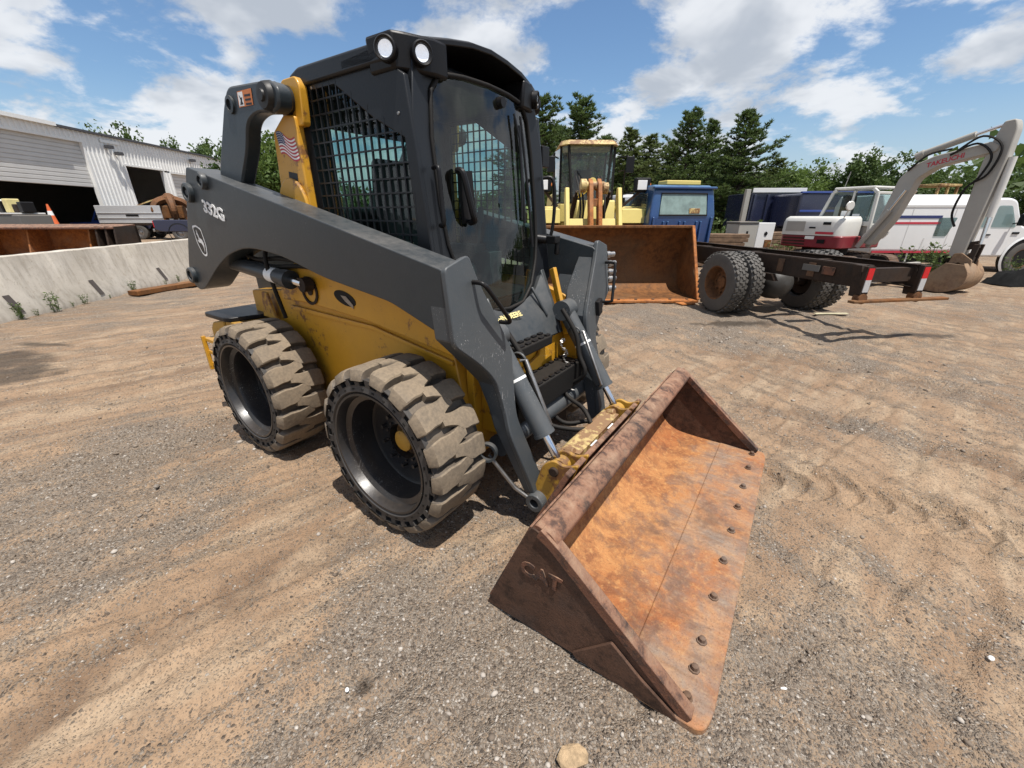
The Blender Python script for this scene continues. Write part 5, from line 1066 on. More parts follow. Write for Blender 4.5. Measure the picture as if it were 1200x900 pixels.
# frame, tower, fenders, wheels, rear hood
q = MB(); q.xz(roundpoly([(-2.6, .55), (-2.6, 1.35), (.2, 1.5), (.9, 1.9), (1.25, 2.0), (1.4, 1.3), (1.3, .55)], .06), -.48, .48); q.build('frame', M['paleyellow'], LD, 35, .02)
q = MB(); q.xz(roundpoly([(-3.2, 1.0), (-3.2, 2.0), (-3.0, 2.2), (-1.3, 2.3), (-1.3, 1.0)], .1), -.75, .75); q.build('engine_hood', M['paleyellow'], LD, 35, .04)
for s in (-1, 1):
    road_wheel(LD, (.35, s*1.13, .74), .76, .56, M['paleyellow'], (0, 1, 0), False, 'lug', side=s, dish=.12); road_wheel(LD, (-2.35, s*1.13, .74), .76, .56, M['paleyellow'], (0, 1, 0), False, 'lug', side=s, dish=.12)
    q = MB()
    for k in range(22):
        an = 2*math.pi*k/22; rot = Matrix.Rotation(-an, 3, 'Y')
        for y_, tw in ((-.14, .5), (.14, -.5)): q.box((.35+.765*math.cos(an), s*1.13+y_, .74+.765*math.sin(an)), (.06, .30, .10), rot @ Matrix.Rotation(tw, 3, 'X'))
    q.build('tread_bars', M['lug'], LD, 0)
    q = MB(); yc = s*1.22-.05; q.prism([(1.1, yc-.42, 1.45), (1.02, yc-.42, 1.78), (.2, yc-.42, 1.86), (-.5, yc-.42, 1.75), (-.5, yc-.42, 1.70), (.2, yc-.42, 1.80), (.98, yc-.42, 1.72), (1.05, yc-.42, 1.45)], (0, .84, 0)); q.build('fender', M['paleyellow'], LD, 0, .01)
    q = MB(); q.bx(.95, 1.0, yc-.40, yc+.40, 1.30, 1.78); q.build('mud_flap', M['rustbrown'], LD, 0)
    # lamp on a bracket and mirror
    q = MB(); q.bar((.75, s*.85-.05, 1.85), (.8, s*1.25, 2.22), .07, .06); lb = q.build('lamp_bracket', M['rustdark'], LD, 0)
    q = MB(); q.bx(.68, .86, s*1.27-.20, s*1.27+.20, 2.18, 2.52); q.build('headlight', M['black'], lb, 0, .03)
    q = MB(); q.bx(.861, .875, s*1.27-.14, s*1.27+.10, 2.24, 2.46); q.build('headlight_lens', M['white'], lb, 0, .01)
    q = MB(); q.lathe([(.07, 0), (.06, .05), (0, .06)], (.80, s*1.27+.15, 2.36), (1, 0, 0), 14, 0, False); q.build('indicator', M['orangedecal'], lb, 40)
    q = MB(); q.tube([(-.1, s*.80, 3.05), (.2, s*1.0, 3.08), (.3, s*1.02, 3.0)], .022, 6); q.bx(.27, .35, s*1.04-.10, s*1.04+.10, 2.68, 3.05); q.build('mirror', M['black'], LD, 40, .03)
    q = MB(); q.tube([(-.3, s*.92, 1.9), (.2, s*.95, 1.9), (.2, s*.95, 2.75), (-.3, s*.92, 2.75)], .018, 6); q.build('handrail', M['rustdark'], LD, 50)
# cab (narrow towards the front)
CY = .04
lc_ = [(-.2, -.80, .85), (-.1, -.5, .55)]
def quad_strip(P0, P1, wdt): b = MB(); b.bar(P0, P1, wdt, wdt); return b
cz0, cz1 = 1.95, 3.36
cornerF = {(-1, 0): (.15, CY-.46, cz0), (1, 0): (.15, CY+.46, cz0), (-1, 1): (-.05, CY-.58, cz1), (1, 1): (-.05, CY+.58, cz1)}
cornerS = {(-1, 0): (-.30, CY-.74, cz0), (1, 0): (-.30, CY+.74, cz0), (-1, 1): (-.35, CY-.74, cz1), (1, 1): (-.35, CY+.74, cz1)}
cornerR = {(-1, 0): (-1.5, CY-.74, cz0), (1, 0): (-1.5, CY+.74, cz0), (-1, 1): (-1.5, CY-.78, cz1), (1, 1): (-1.5, CY+.78, cz1)}
lcab = MB().bx(-1.48, .10, CY-.76, CY+.76, 1.945, 1.97).build('cab_floor', M['inside'], LD, 0)
for D in (cornerF, cornerS, cornerR):
    for s in (-1, 1): q = MB(); q.bar(D[(s, 0)], D[(s, 1)], .055, .055); q.build('cab_post', M['blackmat'], lcab, 0)
q = MB(); q.loft([Vector(cornerF[(-1, 1)])+Vector((.12, -.06, 0)), Vector(cornerF[(1, 1)])+Vector((.12, .06, 0)), Vector(cornerS[(1, 1)])+Vector((.05, .08, 0)), Vector(cornerR[(1, 1)]), Vector(cornerR[(-1, 1)]), Vector(cornerS[(-1, 1)])+Vector((.05, -.08, 0))],
       [Vector(cornerF[(-1, 1)])+Vector((.0, 0, .12)), Vector(cornerF[(1, 1)])+Vector((0, 0, .12)), Vector(cornerS[(1, 1)])+Vector((0, 0, .13)), Vector(cornerR[(1, 1)])+Vector((.1, -.1, .12)), Vector(cornerR[(-1, 1)])+Vector((.1, .1, .12)), Vector(cornerS[(-1, 1)])+Vector((0, 0, .13))]); q.build('cab_roof', M['cream'], LD, 35, .02)
def pane(name, P_, root, mat='glass2'):
    b = MB(); b.add([Vector(p) for p in P_], [(0,1,2,3)]); return b.build(name, M[mat], root, 0, recalc=False)
pane('windshield', [cornerF[(-1, 0)], cornerF[(1, 0)], cornerF[(1, 1)], cornerF[(-1, 1)]], lcab)
for s in (-1, 1):
    pane('corner_window', [cornerF[(s, 0)], cornerS[(s, 0)], cornerS[(s, 1)], cornerF[(s, 1)]], lcab); pane('side_window', [cornerS[(s, 0)], cornerR[(s, 0)], cornerR[(s, 1)], cornerS[(s, 1)]], lcab)
pane('rear_window', [cornerR[(-1, 0)], cornerR[(1, 0)], cornerR[(1, 1)], cornerR[(-1, 1)]], lcab)
q = MB(); q.bx(-1.5, .1, CY-.78, CY+.78, 1.45, 1.94); q.build('cab_base', M['paleyellow'], LD, 0, .03)
q = MB(); q.box((-.95, CY, 2.45), (.12, .5, .8)); q.box((-.75, CY, 2.15), (.5, .5, .15)); q.build('seat', M['inside'], LD, 0, .04)
q = MB(); q.lathe([(.20, -.015), (.225, 0), (.20, .015), (.18, 0)], (-.25, CY, 2.35), (.6, 0, .8), 20, 0, False, True); q.box((-.15, CY, 2.1), (.3, .5, .3)); q.build('steering_console', M['inside'], LD, 40)
q = MB(); q.bar((.17, CY+.05, 1.98), (.06, CY-.34, 2.75), .025, .02); q.bar((.19, CY+.09, 1.98), (.08, CY-.30, 2.70), .02, .02); q.build('wiper', M['black'], LD, 0)

# ---- stripped blue truck ----------------------------------------------------
M['bluecab'] = painted('faded_blue_sheen_paint', (.012, .048, .17), .33, .5, dustcol=(.10, .26, .40), wear=.35, wearcol=(.28, .45, .58), sc=.9, coat=.5, var=.3)  # cyan dust and wear colours paint a sheen onto the blue
M['diff'] = painted('dusty_axle_housing', (.035, .034, .032), .45, .5, dustcol=(.13, .12, .11))
TK = empty('cab_chassis_truck', (4.79, 7.64, 0), math.atan2(.984, -.177), label='stripped truck chassis with faded blue cab and rusty bare frame rails', cat='truck')
for s in (-1, 1):
    q = MB(); q.bx(-2.05, 5.2, s*.40-.035, s*.40-.025, .76, 1.02); y0 = s*.40-.03
    q = MB(); yi = s*.42; q.xz([(-2.05, .74), (-2.05, 1.02), (5.3, 1.02), (5.3, .74)], yi-.006, yi+.006)
    q.bx(-2.05, 5.3, min(yi, yi-s*.08), max(yi, yi-s*.08), 1.021, 1.032); q.bx(-2.05, 5.3, min(yi, yi-s*.08), max(yi, yi-s*.08), .728, .739)
    rl = q.build('frame_rail', M['rustdark'], TK, 0, .003)
    q = MB(); q.prism([(-2.02, s*.40, 1.03), (-1.90, s*.40, 1.03), (-1.95, s*.40, .62), (-2.10, s*.40, .62)], (0, s*.10, 0)); br = q.build('tail_bracket', M['rustdark'], rl, 0, .006)
    q = MB(); q.bx(-2.125, -2.118, s*.45-.045, s*.45+.045, .85, 1.0); q.xf(Matrix.Identity(4)); q.build('red_reflector', M['tail'], rl, 0)
    q = MB(); q.bx(-2.125, -2.118, s*.45-.045, s*.45+.045, .69, .849); q.build('white_reflector', M['silver'], rl, 0)
    q = MB(); q.bx(-2.117, -2.06, s*.45-.06, s*.45+.06, .66, 1.02); q.build('reflector_plate', M['rustdark'], rl, 0)
    q = MB(); q.lathe([(.07, -.05), (.07, .05)], (-2.08, s*.45, .60), (1, 0, 0), 12); q.build('tow_eye', M['hubrust'], rl, 40)
    for x in (-1.2, -.6, .9, 2.0): q = MB(); q.bx(x-.06, x+.06, s*.427, s*.44, .78, .98); q.build('mount_plate', M['bolt'], rl, 0)
    # dual rear wheels
    road_wheel(TK, (0, s*1.02, .52), .525, .27, M['hubrust'], (0, 1, 0), True, side=s, dish=.12)
    road_wheel(TK, (0, s*.70, .52), .525, .27, M['rustdark'], (0, 1, 0), True, side=s, dish=.12)
    road_wheel(TK, (4.75, s*.95, .52), .52, .27, M['rustdark'], (0, 1, 0), False, side=s)
    q = MB()
    for k in range(5): q.bx(-.62+.02*k, .62-.02*k, s*.47-.04, s*.47+.04, .62+k*.022, .64+k*.022)
    q.build('leaf_spring', M['rustdark'], TK, 0)
for x in (-1.95, -.75, .8, 2.4, 3.2): q = MB(); q.bx(x-.05, x+.05, -.40, .40, .80, .98); q.build('cross_member', M['rustdark'], TK, 0)
q = MB(); q.cyl((0, -.95, .52), (0, .95, .52), .085, .085, 16); axl = q.build('rear_axle', M['rustdark'], TK, 40)
q = MB(); q.lathe([(0, -.36), (.13, -.345), (.22, -.29), (.275, -.18), (.29, -.04), (.28, .08), (.20, .20), (.10, .27)], (0, 0, .50), (1, 0, 0), 28, 0, False); q.build('differential', M['diff'], axl, 50)
q = MB(); q.cyl((.25, 0, .55), (3.4, 0, .72), .05, .05, 12); q.build('drive_shaft', M['rustdark'], TK, 40)
q = MB(); q.cyl((-.55, .30, .80), (-.10, .30, .82), .07, .07, 14); q.build('brake_chamber', M['rustbrown'], TK, 40, .01); q = MB(); q.cyl((-1.15, -.25, .74), (-1.15, .25, .74), .06, .06, 14); q.build('spring_hanger_tube', M['rustdark'], TK, 40)
q = MB(); q.bx(-1.35, -1.05, .443, .452, .86, .95); q.build('rail_plate', M['grime'], TK, 0); q = MB(); q.bx(-1.60, -1.40, .443, .452, .84, .95); q.build('rail_plate', M['bucketlip'], TK, 0)
q = MB(); q.bx(-2.17, -2.07, -.95, .62, .55, .585); q.build('bumper_bar', M['rustbrown'], TK, 0, .008)
# cab
cs = roundpoly([(3.55, .80), (3.50, 1.60), (3.58, 2.22), (3.70, 2.34), (4.5, 2.34), (4.75, 2.20), (5.0, 1.60), (5.05, .80)], .06)
q = MB(); Aq = [Vector((x, -.90 if z < 1.7 else -.90+.10*(z-1.7)/.6, z)) for x, z in cs]; q.loft(Aq, [Vector((p.x, -p.y, p.z)) for p in Aq]); tcab = q.build('truck_cab', M['bluecab'], TK, 35, .05, 3); tcab.location.y = -.17
q = MB(); q.prism([(3.512, -.66, 1.64), (3.512, .66, 1.64), (3.575, .62, 2.14), (3.575, -.62, 2.14)], (-.012, 0, 0)); rw = q.build('rear_window', M['paleglass'], tcab, 0, .02)
q = MB(); q.tube([(3.500, -.66, 1.64), (3.500, .66, 1.64), (3.560, .62, 2.14), (3.560, -.62, 2.14)], .022, 6, 0, True); q.build('window_gasket', M['black'], tcab, 40)
q = MB(); q.bx(3.52, 3.62, -.86, .86, 2.24, 2.30); q.build('roof_gutter', M['bluecab'], tcab, 0, .02)
for s in (-1, 1): q = MB(); q.bx(3.46, 3.52, s*.80-.03, s*.80+.03, .85, 1.60); q.build('corner_pressing', M['bluecab'], tcab, 0, .02)
q = MB(); q.bx(3.495, 3.505, -.45, -.15, 1.68, 1.80); q.build('seat_top_seen_through', M['cream'], tcab, 0, .01)
for k in (-.52, -.40, -.07, .07, .40, .52):
    q = MB(); q.bx(3.468, 3.54, k-.024, k+.024, .96, 1.50); q.build('pressed_rib', M['bluecab'], tcab, 0, .016, )
q = MB(); q.bx(3.75, 4.2, -.52, .42, 2.345, 2.45); q.build('roof_marker', M['paleyellow'], tcab, 0, .02)
q = MB(); q.xz(roundpoly([(5.0, .85), (5.0, 1.55), (6.3, 1.45), (6.45, 1.3), (6.45, .8)], .08), -.75, .75); q.build('hood', M['bluecab'], tcab, 35, .05)
for s in (-1, 1):
    q = MB(); q.xz(roundpoly([(3.75, 1.62), (3.78, 2.15), (4.45, 2.15), (4.80, 1.62)], .05), s*.905, s*.880); q.build('side_window', M['glass2'], tcab, 0)
    q = MB(); q.tube([(4.6, s*.88, 1.6), (4.75, s*1.15, 1.62), (4.75, s*1.15, 2.15), (4.6, s*.85, 2.2)], .018, 6); q.bx(4.70, 4.78, s*1.15-.09, s*1.15+.09, 1.68, 2.08); q.build('door_mirror', M['black'], tcab, 40, .02)
    q = MB(); q.xz([(4.15, .55), (4.2, 1.0), (4.75, 1.12), (5.3, 1.0), (5.4, .55)], s*.78, s*1.1); q.build('fender', M['bluecab'], tcab, 35, .04)
q = MB(); q.tube(bez([(4.2, .2, 1.80), (4.1, 0, 1.88), (4.2, -.3, 1.82)], 4), .02, 6); q.build('steering_wheel', M['white'], tcab, 50)
q = MB(); q.xy([(-.30, -.05), (.30, -.03), (.31, .04), (-.29, .03)], .02, .03); o = q.build('plastic_strip', M['palestrip'], None, 0); p = ground(973, 369); o.location = (p.x, p.y, 0); tag(o, 'pale strip lying on the ground below the rear frame rails', 'strip')

# ---- excavator --------------------------------------------------------------
M['exwhite'] = painted('excavator_white', (.62, .61, .57), .4, .22, dustcol=(.32, .27, .21), wear=.25, wearcol=(.12, .08, .06), sc=.8, coat=.2)
M['exred'] = painted('excavator_maroon', (.20, .012, .022), .4, .22, sc=.8, coat=.2)
M['exgrey'] = painted('boom_grey', (.36, .345, .31), .5, .3, dustcol=(.24, .20, .15), wear=.5, wearcol=(.12, .09, .07), sc=.8)
EX = empty('excavator', (9.1, 12.4, 0), math.atan2(-.925, .38), label='white and maroon tracked excavator with raised boom and bucket on the ground', cat='excavator')
for s in (-1, 1):
    q = MB(); tr = roundpoly([(-1.45, .30), (-1.30, .62), (1.30, .62), (1.45, .30), (1.25, .0), (-1.25, .0)], .2, 5)
    q.xz(tr, s*.62, s*1.02); trk = q.build('track', M['blackmat'], EX, 35, .02)
    n = len(tr); L_ = 0
    q = MB()
    for i in range(n):
        a, b_ = Vector((tr[i][0], 0, tr[i][1])), Vector((tr[(i+1) % n][0], 0, tr[(i+1) % n][1])); m = max(1, int((b_-a).length/.11))
        for k in range(m):
            c = a+(b_-a)*(k+.5)/m; nn = (b_-a).normalized(); rot = Matrix.Rotation(-math.atan2(nn.z, nn.x), 3, 'Y'); q.box((c.x, s*.82, c.z), (.05, .41, .05), rot)
    q.build('track_shoes', M['bolt'], trk, 0)
    for x in (-1.15, -.6, 0, .6, 1.15): q = MB(); q.lathe([(.2, -.03), (.22, 0), (.2, .03)], (x, s*1.01, .30), (0, s, 0), 18); q.build('roller', M['rustdark'], trk, 40)
q = MB(); q.bx(-.9, .9, -.65, .65, .30, .62); q.lathe([(.55, .62), (.55, .80)], (0, 0, 0), (0, 0, 1), 24); q.build('undercarriage', M['rustdark'], EX, 40)
q = MB(); q.bx(1.75, 1.85, -1.1, 1.1, .05, .50); q.bar((.8, -.5, .35), (1.75, -.5, .25), .12, .14); q.bar((.8, .5, .35), (1.75, .5, .25), .12, .14); q.build('dozer_blade', M['exgrey'], EX, 0, .02)
hs = roundpoly([(-.95, -.80, .35), (.85, -.80, .15), (.85, .95, .1), (-.95, .95, .35)], .2, 6)
q = MB(); q.xy(hs, .80, 1.12); q.build('lower_skirt', M['exred'], EX, 35, .03)
hs2 = roundpoly([(-.97, -.82, .35), (.80, -.82, .3), (.80, .02, .1), (-.2, .04, .1), (-.2, .95, .1), (-.97, .95, .35)], .2, 6)
q = MB(); q.rings([[Vector((x, y, 1.121)) for x, y in hs2], [Vector((x, y, 1.45)) for x, y in hs2], [Vector((x*.97, y*.97, 1.55)) for x, y in hs2], [Vector((x*.90, y*.90, 1.61)) for x, y in hs2]]); house = q.build('engine_cover', M['exwhite'], EX, 50)
for z in (.86, .94, 1.02): q = MB(); q.bx(-.75, -.1, -.812, -.80, z, z+.035); q.build('louvre', M['rustdark'], EX, 0)
for x0, x1, z0, z1, mt in ((-.72, -.18, 1.22, 1.48, 'exgrey'), (.30, .50, 1.40, 1.47, 'black'), (.15, .62, 1.16, 1.22, 'redp'), (-.05, .12, 1.30, 1.34, 'black'), (-.1, .15, 1.02, 1.10, 'white'), (.25, .45, .92, 1.02, 'black')):
    q = MB(); q.bx(x0, x1, -.828, -.818, z0, z1); q.build('cover_decal' if mt != 'exgrey' else 'grille_panel', M[mt], house, 0)
q = MB(); q.tube([(.7, -.70, 1.58), (.78, -.74, 1.75)], .015, 6); q.lathe([(.10, -.02), (.12, 0), (.10, .02)], (.80, -.75, 1.86), (.9, -.3, 0), 16); q.build('round_mirror', M['exwhite'], EX, 40)
# cab
cx = [(-.38, 1.05), (-.42, 1.5), (-.20, 2.22), (-.12, 2.28), (.78, 2.28), (.90, 2.18), (.95, 1.2), (.85, 1.05)]
q = MB()
for y in (.06, .94):
    for i in (1, 2, 4, 5, 6): a, b_ = cx[i], cx[i+1] if i+1 < len(cx) else cx[0]; q.bar((a[0], y, a[1]), (b_[0], y, b_[1]), .075, .075)
    q.bar((-.42, y, 1.5), (.93, y, 1.42), .07, .12); q.bar((.35, y, 1.1), (.35, y, 2.25), .05, .05)
for i in (2, 5): q.bar((cx[i][0], .06, cx[i][1]), (cx[i][0], .94, cx[i][1]), .07, .07)
q.bar((.93, .06, 1.40), (.93, .94, 1.40), .06, .06); q.build('cab_frame', M['exwhite'], EX, 0, .015)
q = MB(); q.bx(-.20, .82, .03, .97, 2.285, 2.35); q.build('cab_roof', M['exwhite'], EX, 0, .03)
q = MB(); q.bx(-.38, .88, .08, .92, 1.05, 1.38); q.build('cab_base', M['exgrey'], EX, 0, .02)
for y in (.07, .93): b_ = MB(); b_.add([(x, y, z) for x, z in [(-.40, 1.5), (-.20, 2.22), (.88, 2.22), (.92, 1.42)]], [(0,1,2,3)]); b_.build('side_window', M['glass2'], EX, 0, recalc=False)
b_ = MB(); b_.add([(.89, .08, 2.2), (.89, .92, 2.2), (.93, .92, 1.42), (.93, .08, 1.42)], [(0,1,2,3)]); b_.build('front_window', M['glass2'], EX, 0, recalc=False)
q = MB(); q.box((.0, .5, 1.75), (.15, .45, .8)); q.box((.2, .5, 1.42), (.5, .45, .15)); q.build('seat', M['inside'], EX, 0, .04)
for x0, z0 in ((.45, 1.52), (.15, 1.60)): q = MB(); q.bx(x0, x0+.17, .050, .060, z0, z0+.15); q.build('window_sticker', M['white'], EX, 0)
q = MB(); q.tube([(-.1, .3, 2.35), (-.05, .3, 2.75)], .012, 5); q.build('antenna', M['steel'], EX, 0)
# boom, stick, bucket and their rams
bo = roundpoly([(.94, .98), (1.20, 1.55, .2), (1.36, 2.46, .06), (1.54, 2.72, .06), (1.92, 2.90, .08), (2.80, 3.07, .05), (2.96, 2.98, .05), (2.93, 2.86, .05), (2.02, 2.67, .10), (1.72, 2.44, .08), (1.52, 1.55, .2), (1.18, .90)], .05, 4)
q = MB(); q.xz(bo, -.15, .15); boom = q.build('boom', M['exgrey'], EX, 35, .02)
text_mesh('TAKEUCHI', .135, 'boom_lettering', M['redp'], boom, frame_m(Vector((1.83, -.1525, 2.66)), Vector((.955, 0, .235)), Vector((-.1, 0, 1))), .002, .003, 0, 1.0)
st_ = roundpoly([(2.86, 3.42, .04), (3.03, 3.44, .04), (3.10, 3.28, .1), (3.12, 2.75, .1), (3.06, .80, .04), (2.90, .72, .05), (2.80, .82, .04), (2.76, 2.70, .1), (2.80, 3.10, .1)], .04)
q = MB(); q.xz(st_, -.12, .12); stick = q.build('stick', M['exgrey'], EX, 35, .02)
q = MB(); q.cyl((1.62, 0, 2.98), (2.45, 0, 3.25), .07, .07, 14); q.cyl((1.50, 0, 2.92), (1.64, 0, 2.985), .09, .09, 14); sr = q.build('stick_ram', M['exgrey'], EX, 40); q = MB(); q.cyl((2.45, 0, 3.25), (2.95, 0, 3.40), .035, .035, 12); q.build('ram_rod', M['chrome'], sr, 40)
q = MB(); q.cyl((3.17, 0, 2.75), (3.19, 0, 1.60), .065, .065, 14); br_ = q.build('bucket_ram', M['exwhite'], EX, 40); q = MB(); q.cyl((3.19, 0, 1.60), (3.22, 0, 1.05), .032, .032, 12); q.build('ram_rod', M['chrome'], br_, 40)
for s in (-1, 1): q = MB(); q.cyl((.95, s*.22, .85), (1.42, s*.22, 1.75), .06, .06, 12); lr = q.build('boom_ram', M['exgrey'], EX, 40); q = MB(); q.cyl((1.42, s*.22, 1.75), (1.62, s*.22, 2.2), .03, .03, 10); q.build('ram_rod', M['chrome'], lr, 40)
for i_, pth in enumerate(([(2.3, -.17, 2.95), (2.65, -.19, 3.18), (3.0, -.17, 2.95), (2.95, -.17, 2.45), (2.70, -.2, 2.2), (2.62, -.18, 1.7), (2.74, -.15, 1.4)], [(2.2, -.17, 2.88), (2.6, -.2, 3.05), (2.9, -.19, 2.8), (2.86, -.19, 2.45), (2.75, -.2, 2.25)], [(1.5, -.17, 2.62), (1.8, -.18, 2.92), (2.2, -.17, 3.0)])):
    q = MB(); q.tube(bez(pth, 6), .022, 6); q.build('hose', M['blackmat'], EX, 50)
q = MB(); q.bar((3.22, 0, 1.05), (2.98, 0, .98), .10, .16); q.bar((3.22, -.1, 1.05), (3.20, -.1, .62), .05, .10); q.bar((3.22, .1, 1.05), (3.20, .1, .62), .05, .10); q.box((3.05, 0, .70), (.34, .30, .14)); q.build('bucket_linkage', M['rustdark'], EX, 0, .01)
M['dirtbucket'] = rusty('dusty_bucket_steel', (.26, .17, .10), (.20, .12, .075), (.22, .18, .14), .4, (.07, .045, .03), darkamt=.35)
bkp = [(2.80, .62), (3.25, .62), (3.36, .42), (3.32, .18), (3.12, .02), (2.80, -.01), (2.42, .06)]
q = MB(); sh2 = bez([(p[0], p[1], 0) for p in bkp[1:]], 4); shell = [(p.x, p.y) for p in sh2]; inn2 = [(x-(.03 if x > 2.9 else 0), z+.03) for x, z in shell[::-1]]
q.xz(shell+inn2, -.34, .34); eb = q.build('bucket', M['dirtbucket'], EX, 40)
for s in (-1, 1): q = MB(); q.xz([(2.92, .64)]+shell, s*.34, s*.365); q.build('bucket_side', M['dirtbucket'], eb, 0, .005)
for k in range(5): q = MB(); y = -.28+.14*k; q.prism([(2.46, y-.03, .03), (2.46, y+.03, .03), (2.46, y+.03, .09), (2.46, y-.03, .09)], (-.16, 0, .02)); q.build('tooth', M['bolt'], eb, 0)
for s in (-1, 1): q = MB(); q.xz(roundpoly([(2.88, .60), (2.92, .84), (3.05, .86), (3.26, .72), (3.28, .55), (3.15, .60), (3.05, .66), (2.98, .60)], .03), s*.13, s*.17); q.build('bucket_ear', M['dirtbucket'], eb, 35, .005)

# ---- white utility truck ------------------------------------------------------
WT = empty('utility_truck', (13.35, 14.0, -.05), -.02, label='white utility truck with box body and red stripe parked behind the excavator', cat='truck')
q = MB(); q.rings([[Vector((x, y, z)) for y, z in roundpoly([(-.98, .62, .02), (-1.02, .72, .02), (-1.02, 1.95, .03), (-.86, 2.25, .03), (.86, 2.25, .03), (1.02, 1.95, .03), (1.02, .72, .02), (.98, .62, .02)], .02)] for x in (-2.35, .25)]); body = q.build('box_body', M['whitecar'], WT, 35, .03)
q = MB(); q.bx(-2.3, .15, -1.035, -1.022, .62, .68); q.build('red_stripe', M['redp'], body, 0)
q = MB(); q.bx(-2.0, -.55, -1.030, -1.018, 1.60, 1.68); q.build('blue_stripe', M['bluep'], body, 0)
q = MB(); q.bx(-2.3, -.55, -1.030, -1.018, 1.44, 1.50); q.build('red_stripe', M['redp'], body, 0)
q = MB(); q.xz(roundpoly([(-.62, 1.10), (-.62, 1.62), (-.10, 1.62), (-.25, 1.10)], .04), -1.035, -1.020); q.build('side_window', M['glass2'], body, 0)
q = MB(); q.xz([(-.9, .70), (-.88, 1.05), (-.84, 1.05), (-.86, .70)], -1.026, -1.019); q.build('panel_seam', M['greydoor'], body, 0)
q = MB(); q.xz(roundpoly([(.30, .55), (.30, 2.02), (.45, 2.16), (1.35, 2.16), (1.55, 2.08), (1.98, 1.38), (3.2, 1.28), (3.42, 1.15), (3.45, .60), (2.9, .50), (.5, .50)], .10), -.95, .95); wc = q.build('cab', M['whitecar'], WT, 35, .06, 3)
q = MB(); q.xz(roundpoly([(.42, 1.35), (.42, 1.95), (.95, 1.95), (.95, 1.35)], .06), -.962, -.945); q.build('rear_side_window', M['glass2'], wc, 0)
q = MB(); q.xz(roundpoly([(1.05, 1.35), (1.05, 1.95), (1.42, 1.95), (1.78, 1.35)], .06), -.962, -.945); q.build('front_side_window', M['glass2'], wc, 0)
q = MB(); q.prism([(1.56, -.80, 2.05), (1.56, .80, 2.05), (1.97, .84, 1.42), (1.97, -.84, 1.42)], (.02, 0, .02)); q.build('windscreen', M['glass2'], wc, 0)
for x in (-1.75, 2.35):
    for s in (-1, 1):
        road_wheel(WT, (x, s*.84, .45), .50, .28, M['hubrust'] if x > 0 else M['steel'], (0, 1, 0), False, side=s)
        a_ = MB(); a_.lathe([(.58, -.02), (.64, .0), (.58, .02)], (x, s*.965, .48), (0, 1, 0), 32, 0, False, True); a_.build('wheel_arch', M['whitecar'], WT, 40)
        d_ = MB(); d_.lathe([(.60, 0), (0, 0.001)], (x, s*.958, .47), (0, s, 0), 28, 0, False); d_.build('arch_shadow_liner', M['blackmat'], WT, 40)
q = MB(); q.bx(-2.3, .2, -.7, .7, .30, .60); q.build('chassis', M['blackmat'], WT, 0)
for x in (-1.45, -.2): q = MB(); q.bx(x-.008, x+.008, -1.026, -1.019, .75, 1.93); q.build('panel_seam', M['greydoor'], body, 0)
q = MB(); q.bx(-2.34, .24, -1.032, -1.018, 1.90, 1.96); q.build('roof_trim', M['greydoor'], body, 0)
q = MB(); q.bx(.98, 1.0, -.958, -.948, .62, 1.98); q.build('door_seam', M['greydoor'], wc, 0)
q = MB(); q.tube([(1.65, -.95, 1.45), (1.70, -1.15, 1.50)], .02, 6); q.bx(1.62, 1.72, -1.24, -1.08, 1.40, 1.72); q.build('door_mirror', M['black'], wc, 40, .02)
q = MB(); q.bx(1.0, 1.12, -.972, -.955, 1.12, 1.16); q.bx(1.75, 1.95, -.972, -.955, 1.16, 1.22); q.build('door_handle', M['black'], wc, 0)
# ---- clutter behind the chassis
CB = empty('steel_cabinet', (at(877, 276, 15).x, 15, 0), .25, label='grey and white steel cabinet machine behind the bare frame rails', cat='cabinet')
strut_box(CB, 'grey_half', M['exgrey'], -.72, .05, -.3, .3, .58, 1.36, .02); strut_box(CB, 'white_half', M['whitecar'], .06, .75, -.3, .3, .58, 1.40, .02); strut_box(CB, 'top_cap', M['grime'], -.74, .05, -.32, .32, 1.365, 1.44, .02)
strut_box(CB, 'stand', M['rustdark'], -.7, .7, -.28, .28, .0, .575)
for x, z in ((-.45, .95), (-.32, .95), (-.36, 1.05)): strut_box(CB, 'switch', M['black'], x-.035, x+.035, -.315, -.301, z, z+.09)
q = MB(); q.lathe([(.07, 0), (.06, .02), (0, .02)], (.42, -.30, 1.05), (0, -1, 0), 16, 0, False); q.build('dial', M['black'], CB, 40); strut_box(CB, 'brown_door', M['rustbrown'], .42, .72, -.315, -.301, .6, .85)
M['timber'] = plain('weathered_timber', (.16, .10, .06), .9, 0, .4, 8, .3)
def timber(px, Y, n, label, seed):
    r_ = random.Random(seed); t = empty('timber_stack', (at(px, 280, Y).x, Y, 0), r_.uniform(-.2, .2), label=label, cat='timber stack', group='timber stacks behind the chassis')
    for k in range(n):
        for j in range(3):
            q = MB(); q.bx(-.9+r_.uniform(-.1, .1), .9+r_.uniform(-.1, .1), -.35+j*.25, -.14+j*.25, .04+k*.13, .15+k*.13); q.build('board', M['timber'], t, 0, .008)
timber(838, 14.5, 8, 'weathered timber stack just right of the blue cab', 1); timber(915, 16, 8, 'weathered timber stack right of the steel cabinet', 2)
NC = empty('navy_container', (at(925, 250, 21).x, 21, 0), -.05, label='dark navy dump container with pale top rail under the trees', cat='container')
strut_box(NC, 'box', M['navy'], -2.5, 2.5, -1.2, 1.2, .95, 2.55, .03); strut_box(NC, 'top_rail', M['whitecar'], -2.5, -.2, -1.28, -1.21, 2.56, 2.74, .01); strut_box(NC, 'top_rail', M['navy'], -.15, 2.5, -1.28, -1.21, 2.50, 2.62, .01)
